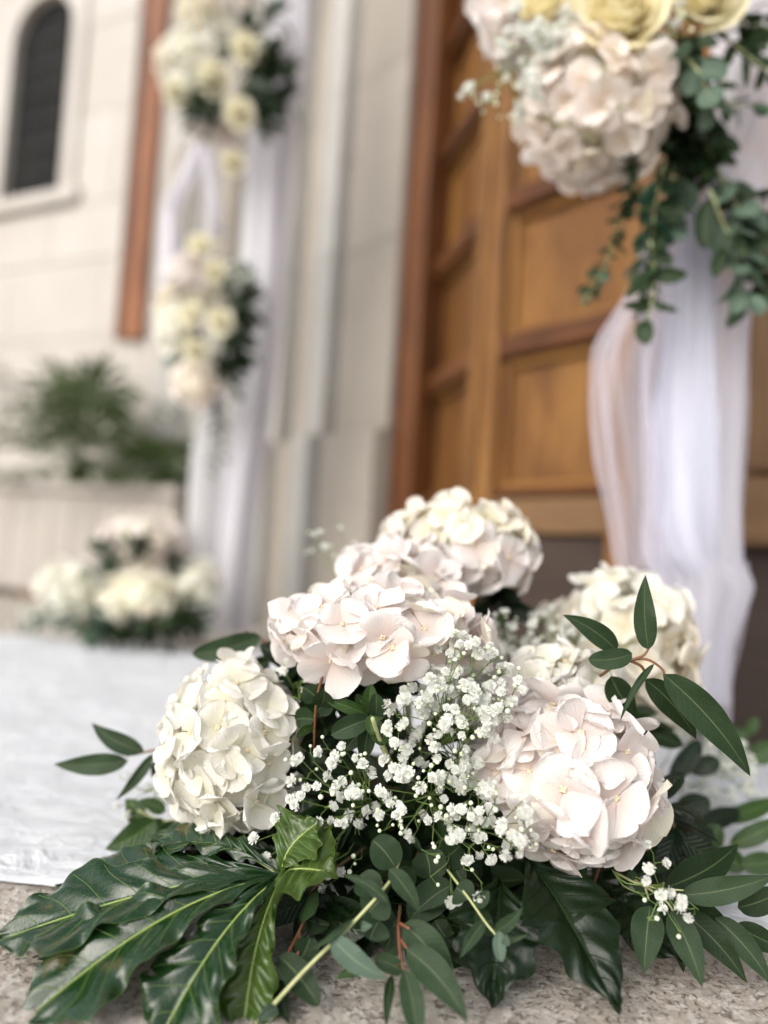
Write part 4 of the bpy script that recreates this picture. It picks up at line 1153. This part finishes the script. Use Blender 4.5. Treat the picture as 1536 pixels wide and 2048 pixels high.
gpatch("baby's breath trailing left of the middle", [(590, 1500), (700, 1490), (760, 1550), (700, 1640), (610, 1620), (600, 1540)], 16, .56, 5, per=(2, 4), mind=34)
gpatch("sparse baby's breath buds above the palmate leaf", [(490, 1660), (700, 1620), (720, 1730), (690, 1790), (530, 1740)], 11, .55, 6, per=(1, 3), mind=38, budp=.5)
gpatch("baby's breath hanging lowest in the middle", [(830, 1700), (1000, 1690), (1000, 1800), (940, 1800), (850, 1760)], 8, .53, 7, per=(1, 3), mind=42)
gpatch("baby's breath behind, between the blush and back right blooms", [(990, 1240), (1190, 1240), (1180, 1300), (1060, 1340), (1000, 1320)], 26, .74, 8, rootp=(1050, 1420, .74), mind=22)
gpatch("baby's breath between the left bloom and the blush bloom", [(540, 1340), (620, 1330), (640, 1400), (560, 1440)], 6, .62, 9, rootp=(640, 1480, .64), per=(1, 3), budp=.5)
gpatch("blurred baby's breath beyond the front right bloom", [(1360, 1470), (1500, 1500), (1500, 1600), (1420, 1640), (1350, 1600)], 26, .80, 10, rootp=(1300, 1600, .78), mind=22)
gpatch("blurred baby's breath rising behind the blush bloom", [(600, 1080), (700, 1070), (720, 1120), (640, 1160)], 6, .86, 11, rootp=(740, 1230, .82), per=(2, 4), spread=.02)
gpatch("baby's breath sprig lying on the leaves at lower right", [(1260, 1730), (1310, 1720), (1400, 1820), (1380, 1870), (1300, 1850)], 9, .52, 12, rootp=(1225, 1740, .56), per=(1, 3), mind=28)
gpatch("baby's breath at the left beside the white bloom", [(240, 1560), (320, 1540), (330, 1640), (270, 1640)], 7, .70, 13, rootp=(380, 1620, .69), per=(1, 3), budp=.6)

# ---- big palmate leaf, lower left
def lobe(parent, c, tip, wpx, d0, d1, mat, gl=0.5, bendn=.05, lift=.012, ph=0, name='lobe', seed=1, wave=1.0, side=0.04, g2=None, wsc=1.75):
    """one lobe of the palmate leaf: narrow where it joins its neighbours, ruffled edge, swollen between side veins"""
    base = P(*c, d0); tp = P(*tip, d1)
    ax = tp - base; L = ax.length; axn = ax.normalized()
    up = Vector((0, -.35, 1)); up = (up - axn * up.dot(axn)).normalized()
    w0 = axn.cross(up).normalized()
    W = wpx * wsc * (d0 + d1) / 2 / F_PX
    r = random.Random(seed); p1, p2 = r.random() * 6.28, r.random() * 6.28
    g2 = gl if g2 is None else g2
    def hw(s, sgn):
        g = gl if sgn < 0 else g2
        full = math.sin(math.pi * min(1, max(0, s) ** 1.25 * .93 + .03)) ** .8 * W * .5 * 1.05
        full *= min(1, ((1 - s) / .30 + .02)) ** .5
        if s > .97: full *= (1 - s) / .03 * .8 + .2
        near_ = math.tan(g / 2) * s * L
        base_w = min(near_, full if s > .52 else max(full, near_))
        lobes = 1 + .11 * math.sin(s * 27 + p1 + (1.5 if sgn > 0 else 0)) * min(1, max(0, (s - .38) * 4))
        return max(base_w * lobes, .0004)
    def sp(s): return base + ax * s + w0 * bendn * L * math.sin(math.pi * s) + up * (lift * math.sin(math.pi * s ** .8) * 1.0)
    def fn(u, v):
        s = v; t = u * 2 - 1; sg = 1 if t > 0 else -1
        h = hw(s, sg)
        q = sp(s) + w0 * t * h
        a = abs(t)
        puff = .0030 * math.sin(math.pi * a) * (0.6 + .4 * math.cos((s * 6.5 - a * 1.4 + .35 * noise.noise(Vector((s * 3, sg, seed)))) * 6.283)) 
        z = .16 * h * a + puff
        ruff = wave * .0040 * math.sin(s * 30 + p2 + (2 if sg > 0 else 0)) * a ** 3 * min(1, s * 2.2)
        ruff *= 1 + 1.2 * noise.noise(Vector((s * 4, sg * 3, seed)))
        z += .0035 * noise.noise(Vector((s * 5.5, t * 1.6, seed + 4))) * a
        ruff += wave * .0016 * math.sin(s * 57 + p1 + sg) * a ** 4 * min(1, s * 2)
        return q + up * (z + ruff) - up * (.0022 * (1 - a) ** 6)
    mb = MB(); mb.grid(fn, 22, 70)
    o = mb.build(name, M[mat], parent)
    vm = 'salal' if mat == 'salal' else 'vein'
    rib = MB(); K = 26
    rib.tube([sp(i / K) + up * .0004 - up * .0018 for i in range(K + 1)], [max(.0002, .0010 * (1 - .8 * i / K)) for i in range(K + 1)], 6)
    rib.build('midrib', M['euca_dark' if mat == 'salal' else 'vein'], parent)
    # side veins riding the surface
    sv = MB()
    for sgn in (-1, 1):
        for j in range(2, 8):
            s0 = j / 8.6
            pts = []
            for q in range(7):
                a = q / 6 * .9; s = s0 + a * .16
                if s > .97: break
                pts.append(fn((sgn * a + 1) / 2, s) + up * .0001)
            if len(pts) > 3: sv.tube(pts, [.00046 * (1 - .6 * i / len(pts)) for i in range(len(pts))], 4, False)
    sv.build('side_vein', M['salal' if mat == 'salal' else 'side_vein'], parent)
    return o
C0 = (562, 1753)
fat = thing('palmate_leaf', 'huge glossy dark green palmate leaf with wavy lobes at lower left', 'leaf', P(*C0, .535), 'leaves of the foreground floor arrangement')
D0 = .535
lobe(fat, C0, (300, 1686), 90, D0, .60, 'fatsia', .42, .03, .012, seed=11)
lobe(fat, C0, (112, 1776), 118, D0, .60, 'fatsia', .40, -.03, .016, seed=12)
lobe(fat, C0, (-25, 1884), 140, D0, .515, 'fatsia', .50, -.03, .018, seed=13)
lobe(fat, C0, (15, 2065), 165, D0, .455, 'fatsia', .58, .02, .018, seed=14)
lobe(fat, C0, (300, 2110), 165, D0, .445, 'fatsia', .60, .02, .014, seed=15)
lobe(fat, C0, (485, 2075), 150, D0 - .002, .462, 'fatsia_lime', .50, .04, .008, seed=16)
lobe(fat, C0, (672, 1742), 125, D0, .515, 'fatsia_lime', 1.9, .06, .008, seed=17, wave=.9)
lobe(fat, C0, (640, 1640), 95, D0 + .003, .545, 'fatsia_lime', 1.5, -.05, .008, seed=18, wave=.7)
stem(fat, [P(562, 1753, .537), P(600, 1740, .56), P(700, 1700, .62)], .0025, .003, 'vein', 'petiole')
dl = 'leaves of the foreground floor arrangement'
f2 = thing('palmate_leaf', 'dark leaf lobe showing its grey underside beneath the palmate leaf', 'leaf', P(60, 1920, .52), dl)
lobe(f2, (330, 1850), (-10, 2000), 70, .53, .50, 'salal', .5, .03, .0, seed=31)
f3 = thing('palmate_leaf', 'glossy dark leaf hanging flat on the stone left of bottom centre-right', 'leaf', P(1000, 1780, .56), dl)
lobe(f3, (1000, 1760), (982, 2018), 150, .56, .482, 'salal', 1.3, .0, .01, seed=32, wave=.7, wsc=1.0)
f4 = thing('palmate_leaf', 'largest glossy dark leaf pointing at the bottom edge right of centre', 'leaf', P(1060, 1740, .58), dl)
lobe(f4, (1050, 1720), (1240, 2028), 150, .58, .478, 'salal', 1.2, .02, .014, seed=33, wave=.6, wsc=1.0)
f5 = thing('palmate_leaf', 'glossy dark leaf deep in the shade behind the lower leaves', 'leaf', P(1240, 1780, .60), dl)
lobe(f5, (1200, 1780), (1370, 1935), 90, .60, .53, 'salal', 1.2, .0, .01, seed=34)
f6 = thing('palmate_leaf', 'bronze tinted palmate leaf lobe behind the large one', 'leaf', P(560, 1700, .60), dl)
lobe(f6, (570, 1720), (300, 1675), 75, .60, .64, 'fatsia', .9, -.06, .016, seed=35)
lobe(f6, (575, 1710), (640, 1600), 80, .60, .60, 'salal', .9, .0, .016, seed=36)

# ---- eucalyptus, upper right sprig
eg = 'eucalyptus sprigs of the foreground floor arrangement'
sprig('eucalyptus_sprig', 'eucalyptus sprig with red stem and upright leaf at right', (1205, 1350, .576),
      [[(1200, 1352, .576), (1240, 1326, .566), (1290, 1318, .561), (1322, 1336, .556), (1330, 1352, .554)], [(1255, 1322, .564), (1285, 1312, .561), (1297, 1298, .561)], [(1262, 1322, .564), (1285, 1335, .566), (1292, 1360, .576)]],
      [((1297, 1300, .561), (1291, 1150, .561), 46, {'bend': -.06, 'wave': .03}),
       ((1234, 1302, .576), (1126, 1230, .576), 46, {'bend': .12}),
       ((1264, 1306, .564), (1176, 1318, .561), 40, {'shape': 'oval', 'bend': -.15}),
       ((1326, 1348, .554), (1500, 1552, .542), 70, {'bend': -.10}),
       ((1290, 1358, .576), (1392, 1478, .576), 56, {'bend': -.12, 'mat': 'euca_dark'}),
       ((1222, 1352, .585), (1275, 1432, .585), 56, {'mat': 'euca_dark'}),
       ((1308, 1328, .552), (1240, 1443, .537), 15, {'bend': .10, 'mat': 'euca'})], group=eg)
sprig('eucalyptus_sprig', 'pointed eucalyptus leaves sticking out left under the blush bloom', (540, 1290, .70), [[(560, 1300, .70), (510, 1272, .70), (490, 1262, .70)]],
      [((522, 1272, .70), (384, 1308, .69), 62, {'bend': -.10, 'shape': 'ovate'}), ((590, 1330, .70), (520, 1290, .70), 50, {'mat': 'euca_dark', 'shape': 'ovate'}), ((540, 1320, .71), (500, 1350, .71), 36, {'mat': 'euca_dark'})], group=eg)
sprig('eucalyptus_sprig', 'eucalyptus sprig reaching left over the white carpet', (340, 1500, .68), [[(345, 1492, .68), (300, 1502, .68), (252, 1512, .68)]],
      [((288, 1502, .68), (184, 1446, .69), 40, {'bend': -.14}), ((256, 1522, .68), (108, 1528, .68), 44, {'bend': -.06, 'mat': 'euca'}), ((306, 1508, .68), (232, 1600, .67), 24, {'bend': -.08}), ((320, 1520, .69), (312, 1560, .69), 26, {'mat': 'euca_dark'})], group=eg)
sprig('leafy_sprig', 'fresh green leaves at the left between white bloom and palmate leaf', (360, 1640, .70), [[(370, 1640, .70), (320, 1640, .70), (275, 1620, .70)]],
      [((312, 1640, .69), (210, 1698, .67), 58, {'bend': -.12}), ((285, 1650, .70), (250, 1598, .71), 44, {}), ((330, 1625, .70), (278, 1600, .70), 30, {}), ((330, 1640, .70), (300, 1690, .69), 44, {}), ((345, 1640, .69), (350, 1700, .68), 50, {'mat': 'euca_dark'})], mat='garden', smat='pale_stem', group=eg)
# ---- pointed rosette in the middle
ros = thing('ruscus_sprig', 'green rosette sprig of pointed leaves below the blush bloom', 'branch', P(745, 1450, .576), eg)
stem(ros, [P(745, 1436, .539), P(760, 1480, .556), P(800, 1560, .595)], .0015, .002, 'pale_stem')
for (b, t, w, d, mt, tl) in [((735, 1425), (742, 1368), 40, .568, 'garden', .2), ((735, 1430), (652, 1398), 34, .570, 'garden', .5), ((738, 1438), (662, 1470), 56, .562, 'euca', .1),
        ((745, 1440), (770, 1490), 44, .560, 'garden', .1), ((740, 1430), (775, 1412), 44, .566, 'garden', .2), ((752, 1432), (752, 1386), 42, .560, 'euca', .1), ((740, 1445), (728, 1515), 46, .572, 'euca_dark', .2),
        ((736, 1428), (712, 1388), 34, .574, 'garden', .2), ((742, 1430), (745, 1470), 32, .552, 'garden', .1), ((745, 1440), (690, 1500), 46, .578, 'euca_dark', .1), ((750, 1440), (790, 1460), 34, .576, 'euca_dark', .2)]:
    leaf(ros, P(*b, d), P(*t, d - .004), w * d / F_PX, mt, 'ovate', fold=.2, curl=.12, bend=.03)
sprig('eucalyptus_sprig', 'round leaved sprig with a coral red stem left of the rosette', (640, 1500, .585), [[(646, 1345, .576), (632, 1410, .576), (628, 1500, .585)]],
      [((640, 1412, .576), (648, 1380, .556), 44, {'shape': 'round', 'mat': 'euca'}), ((636, 1400, .576), (606, 1375, .576), 46, {'shape': 'round', 'mat': 'euca_dark'}), ((634, 1420, .585), (660, 1400, .585), 40, {'shape': 'round', 'mat': 'euca_dark'}), ((628, 1455, .576), (592, 1475, .556), 22, {'shape': 'ovate', 'mat': 'garden'}), ((628, 1440, .585), (590, 1440, .595), 44, {'shape': 'round', 'mat': 'euca_dark'})], group=eg)
# ---- pale stem eucalyptus at bottom centre
sprig('eucalyptus_sprig', 'eucalyptus sprig on a thick pale green stem at bottom centre', (790, 1735, .53),
      [[(512, 2048, .462), (610, 1940, .472), (700, 1852, .485), (778, 1765, .50), (800, 1720, .53)]],
      [((662, 1872, .478), (776, 1956, .468), 48, {'bend': .14, 'mat': 'euca_pale'}), ((706, 1838, .485), (612, 1902, .47), 15, {'bend': -.1, 'mat': 'euca'}), ((722, 1850, .49), (745, 1850, .48), 20, {'mat': 'euca_pale'}),
       ((776, 1806, .485), (684, 1750, .50), 24, {'bend': .16, 'mat': 'euca'}), ((778, 1738, .50), (840, 1826, .488), 40, {'bend': -.1, 'mat': 'euca'}), ((790, 1735, .515), (745, 1680, .52), 64, {'shape': 'round', 'mat': 'euca'}),
       ((745, 1795, .50), (722, 1748, .51), 58, {'shape': 'round', 'mat': 'euca'}), ((775, 1790, .505), (735, 1830, .50), 70, {'shape': 'round', 'mat': 'euca'}), ((790, 1740, .53), (830, 1770, .53), 50, {'mat': 'euca_dark', 'shape': 'oval'}),
       ((556, 2018, .465), (512, 2050, .45), 26, {'mat': 'euca_pale', 'bend': .2}), ((760, 1840, .50), (740, 1880, .49), 66, {'shape': 'round', 'mat': 'euca'}), ((770, 1900, .50), (790, 1840, .51), 70, {'shape': 'round', 'mat': 'euca_dark'})],
      smat='pale_stem', sr=.0014, group=eg)
sprig('eucalyptus_sprig', 'eucalyptus sprig on a red stem hanging at bottom centre', (800, 1815, .52),
      [[(800, 1812, .52), (797, 1850, .50), (800, 1905, .485), (808, 1940, .475)], [(797, 1872, .495), (815, 1898, .485)], [(797, 1845, .50), (820, 1858, .49)], [(800, 1925, .48), (782, 1936, .478)]],
      [((806, 1848, .498), (908, 1992, .475), 72, {'bend': -.16, 'shape': 'lance', 'mat': 'euca'}), ((812, 1898, .483), (936, 2045, .452), 66, {'bend': -.14, 'mat': 'euca'}), ((810, 1942, .472), (836, 2075, .445), 62, {'bend': -.05, 'shape': 'ovate', 'mat': 'euca'}),
       ((806, 1945, .478), (748, 1918, .478), 34, {'mat': 'euca', 'shape': 'oval'}), ((794, 1842, .51), (728, 1868, .505), 60, {'shape': 'round', 'mat': 'euca'}), ((792, 1890, .50), (772, 1928, .49), 26, {'shape': 'oval', 'mat': 'euca'}),
       ((784, 1950, .48), (772, 2060, .455), 22, {'mat': 'euca_dark', 'bend': .05}), ((730, 1938, .485), (672, 1958, .48), 24, {'mat': 'garden'})], group=eg)
sprig('eucalyptus_sprig', 'dark blue green eucalyptus leaves behind the hanging red stem', (900, 1770, .56), [[(880, 1740, .57), (890, 1790, .55), (870, 1830, .54)]],
      [((905, 1770, .545), (818, 1842, .535), 86, {'mat': 'euca', 'shape': 'ovate'}), ((870, 1840, .53), (912, 1895, .52), 46, {'mat': 'euca_dark'}), ((860, 1760, .55), (850, 1700, .56), 70, {'mat': 'euca_dark', 'shape': 'oval'}), ((880, 1720, .56), (920, 1690, .57), 60, {'mat': 'euca_dark', 'shape': 'round'}), ((900, 1700, .57), (930, 1770, .55), 50, {'mat': 'euca_dark', 'shape': 'ovate'})], group=eg)
sprig('eucalyptus_sprig', 'small grey green eucalyptus sprig pointing down right of centre', (915, 1765, .53), [[(895, 1740, .54), (940, 1800, .51), (975, 1850, .495), (1006, 1884, .485)]],
      [((946, 1812, .508), (978, 1782, .505), 34, {'mat': 'euca', 'shape': 'ovate', 'bend': .1}), ((970, 1842, .498), (920, 1917, .485), 27, {'mat': 'euca', 'bend': .06}), ((988, 1864, .49), (1046, 1814, .485), 28, {'mat': 'euca', 'bend': .12}), ((1004, 1884, .486), (1058, 1868, .48), 11, {'mat': 'euca', 'bend': .06}),
       ((1000, 1862, .487), (1004, 1924, .478), 34, {'mat': 'euca_pale', 'shape': 'ovate'}), ((1010, 1890, .480), (1012, 1868, .478), 18, {'mat': 'euca_pale'}), ((935, 1800, .515), (912, 1775, .52), 56, {'mat': 'euca', 'shape': 'round'}), ((985, 1840, .51), (955, 1860, .505), 50, {'mat': 'euca_dark', 'shape': 'round'}), ((930, 1800, .53), (918, 1848, .525), 56, {'mat': 'euca', 'shape': 'ovate'})], smat='pale_stem', sr=.001, group=eg)
sprig('eucalyptus_sprig', 'dark eucalyptus leaves on the stone between palmate leaf and pale stem', (600, 1850, .53), [[(620, 1820, .54), (590, 1880, .51), (570, 1920, .49)], [(600, 1860, .52), (596, 1910, .50)]],
      [((558, 1912, .49), (638, 2012, .465), 70, {'mat': 'euca_dark', 'bend': -.08, 'shape': 'ovate'}), ((600, 1920, .50), (620, 1875, .51), 50, {'mat': 'euca_dark', 'shape': 'oval'}), ((560, 1960, .49), (580, 2050, .46), 34, {'mat': 'salal'}), ((545, 1930, .50), (520, 2010, .48), 44, {'mat': 'salal', 'shape': 'ovate'}), ((600, 1830, .54), (660, 1850, .53), 56, {'mat': 'euca_dark', 'shape': 'ovate'}), ((660, 1790, .545), (640, 1860, .53), 50, {'mat': 'salal', 'shape': 'ovate'})], group=eg)
# ---- fan of long leaves at lower right
sprig('eucalyptus_sprig', 'fan of long eucalyptus leaves spreading over the stone at lower right', (1260, 1770, .56),
      [[(1230, 1745, .57), (1290, 1772, .55), (1380, 1782, .54)], [(1270, 1760, .56), (1330, 1800, .54), (1350, 1830, .53)], [(1290, 1775, .55), (1298, 1800, .54)]],
      [((1362, 1790, .54), (1550, 1750, .53), 54, {'bend': .08, 'mat': 'euca'}), ((1330, 1775, .57), (1475, 1688, .60), 66, {'bend': .10, 'mat': 'euca_dark'}), ((1300, 1812, .535), (1288, 1948, .51), 66, {'shape': 'lance', 'mat': 'euca', 'bend': .02}),
       ((1340, 1822, .53), (1404, 1974, .50), 60, {'bend': -.10, 'mat': 'euca'}), ((1360, 1820, .55), (1494, 1966, .52), 56, {'bend': -.12, 'mat': 'euca_dark'}), ((1340, 1800, .56), (1480, 1880, .545), 66, {'bend': -.04, 'mat': 'euca_dark'}), ((1430, 1835, .545), (1545, 1972, .515), 52, {'bend': -.12, 'mat': 'euca'}),
       ((1470, 1850, .55), (1580, 1905, .54), 48, {'bend': .03, 'mat': 'euca_dark'}), ((1475, 1815, .57), (1580, 1770, .56), 52, {'bend': .1, 'mat': 'euca_dark'}), ((1345, 1740, .59), (1260, 1760, .57), 12, {'mat': 'euca'})], smat='pale_stem', sr=.001, group=eg)
sprig('eucalyptus_sprig', 'shaded eucalyptus leaves beneath the front right bloom', (1190, 1740, .60), [[(1200, 1730, .60), (1180, 1790, .58)]],
      [((1160, 1770, .585), (1228, 1886, .56), 62, {'mat': 'euca_dark', 'bend': .1}), ((1215, 1790, .59), (1210, 1850, .58), 60, {'mat': 'euca_dark', 'shape': 'oval'}), ((1250, 1790, .58), (1276, 1910, .56), 50, {'mat': 'salal'}), ((1260, 1740, .57), (1290, 1790, .555), 24, {'mat': 'euca'})], group=eg)
sprig('rose_leaf_sprig', 'serrated deep green leaf under the front right bloom', (1150, 1700, .585), [[(1180, 1680, .60), (1160, 1715, .585)]], [((1162, 1712, .58), (1140, 1788, .565), 62, {'mat': 'garden', 'shape': 'ovate'})], smat='pale_stem', group=eg)
# ---- blurred greens beyond, right side
for i, (lb, lc, lv) in enumerate([
    ('bright green round leaves at the right edge behind the long leaf', (1430, 1520, .86), [((1410, 1440, .88), (1440, 1415, .88), 60), ((1440, 1500, .88), (1490, 1462, .88), 66), ((1490, 1470, .90), (1515, 1435, .90), 30), ((1500, 1520, .88), (1550, 1490, .88), 56), ((1420, 1470, .88), (1395, 1430, .88), 50)]),
    ('green leaves in front of the rolled white cloth at right', (1450, 1700, .74), [((1460, 1690, .72), (1560, 1640, .72), 50), ((1440, 1640, .76), (1550, 1600, .78), 46), ((1480, 1730, .70), (1560, 1720, .70), 56), ((1440, 1700, .72), (1490, 1740, .70), 60), ((1400, 1700, .72), (1440, 1650, .72), 60)]),
    ('dark leaves filling the shade right of the front right bloom', (1370, 1680, .72), [((1350, 1620, .72), (1420, 1600, .72), 60), ((1340, 1660, .70), (1430, 1670, .70), 60), ((1330, 1700, .68), (1400, 1730, .68), 60), ((1380, 1540, .76), (1440, 1520, .76), 50), ((1340, 1560, .74), (1400, 1480, .76), 50), ((1380, 1650, .74), (1480, 1620, .76), 50)])]):
    sprig('leafy_sprig', lb, lc, [[lc, ((lv[0][0][0] + lc[0]) / 2, (lv[0][0][1] + lc[1]) / 2, lc[2]), lv[0][0]]], [(b, t, w, {'shape': 'ovate', 'mat': ('garden', 'garden', 'salal')[i], 'bend': .05}) for b, t, w in lv], smat='pale_stem', group=eg)

# ---- dark filler foliage inside the arrangement
fr = random.Random(17)
zones = [((600, 1420), (560, 1560), 'left of the middle'), ((700, 1380), (790, 1420), 'right under the wide blush bloom'), ((560, 1600), (660, 1680), 'above the palmate leaf'), ((700, 1560), (820, 1680), 'behind the middle baby breath'),
         ((850, 1500), (900, 1700), 'behind the lowest baby breath'), ((1000, 1700), (1100, 1740), 'below the front right bloom'), ((1100, 1720), (1260, 1780), 'under the edge of the front right bloom'), ((1300, 1600), (1360, 1720), 'right of the front right bloom'),
         ((960, 1180), (1010, 1240), 'under the highest bloom'), ((1180, 1420), (1320, 1480), 'between the two right blooms'), ((500, 1700), (420, 1690), 'below the left white bloom'), ((760, 1760), (900, 1800), 'low at the centre front'),
         ((980, 1800), (1120, 1850), 'low in the dark right of centre'), ((640, 1350), (580, 1340), 'between the left bloom and blush bloom'), ((620, 1790), (740, 1840), 'low between the palmate leaf and pale stem'), ((820, 1830), (960, 1860), 'low behind the hanging red stem')]
for i, (a, b, where) in enumerate(zones):
    d = .63 if i < 12 else .60
    if i in (8,): d = .78
    if i in (9,): d = .73
    if i in (11,): d = .575
    if i in (12,): d = .60
    if i in (4, 3): d = .625
    A_, B_ = P(*a, d), P(*b, d)
    if i in (14, 15): d = .555
    if i == 13: d = .66
    A_, B_ = P(*a, d), P(*b, d)
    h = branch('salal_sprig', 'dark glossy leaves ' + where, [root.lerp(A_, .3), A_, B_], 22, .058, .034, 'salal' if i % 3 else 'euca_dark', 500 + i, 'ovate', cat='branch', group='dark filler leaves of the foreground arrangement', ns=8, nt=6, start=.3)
# ---- fallen bits on the stone
for i, (x, y, w) in enumerate([(1052, 2010, 16), (1528, 2020, 14), (120, 2000, 12), (700, 2035, 9)]):
    p = G(x, y, .003)
    q = G(x + w, y - 6, .003)
    leaf(None, p, q, .0022, 'brown_stem', 'lance', name='dry_petal', ns=6, nt=4, facing=(0, 0, 1), fold=.3)
    tag(bpy.data.objects[-1] if False else [o for o in COL.objects if o.name.startswith('dry_petal')][-1], ('tiny dark dry petal on the stone under the dark leaf tip', 'tiny dark dry petal on the stone at the right bottom corner', 'tiny dark dry petal on the stone under the palmate lobe', 'tiny dark dry petal on the stone by the bottom edge')[i], 'dry petal', 'dry bits fallen on the stone')
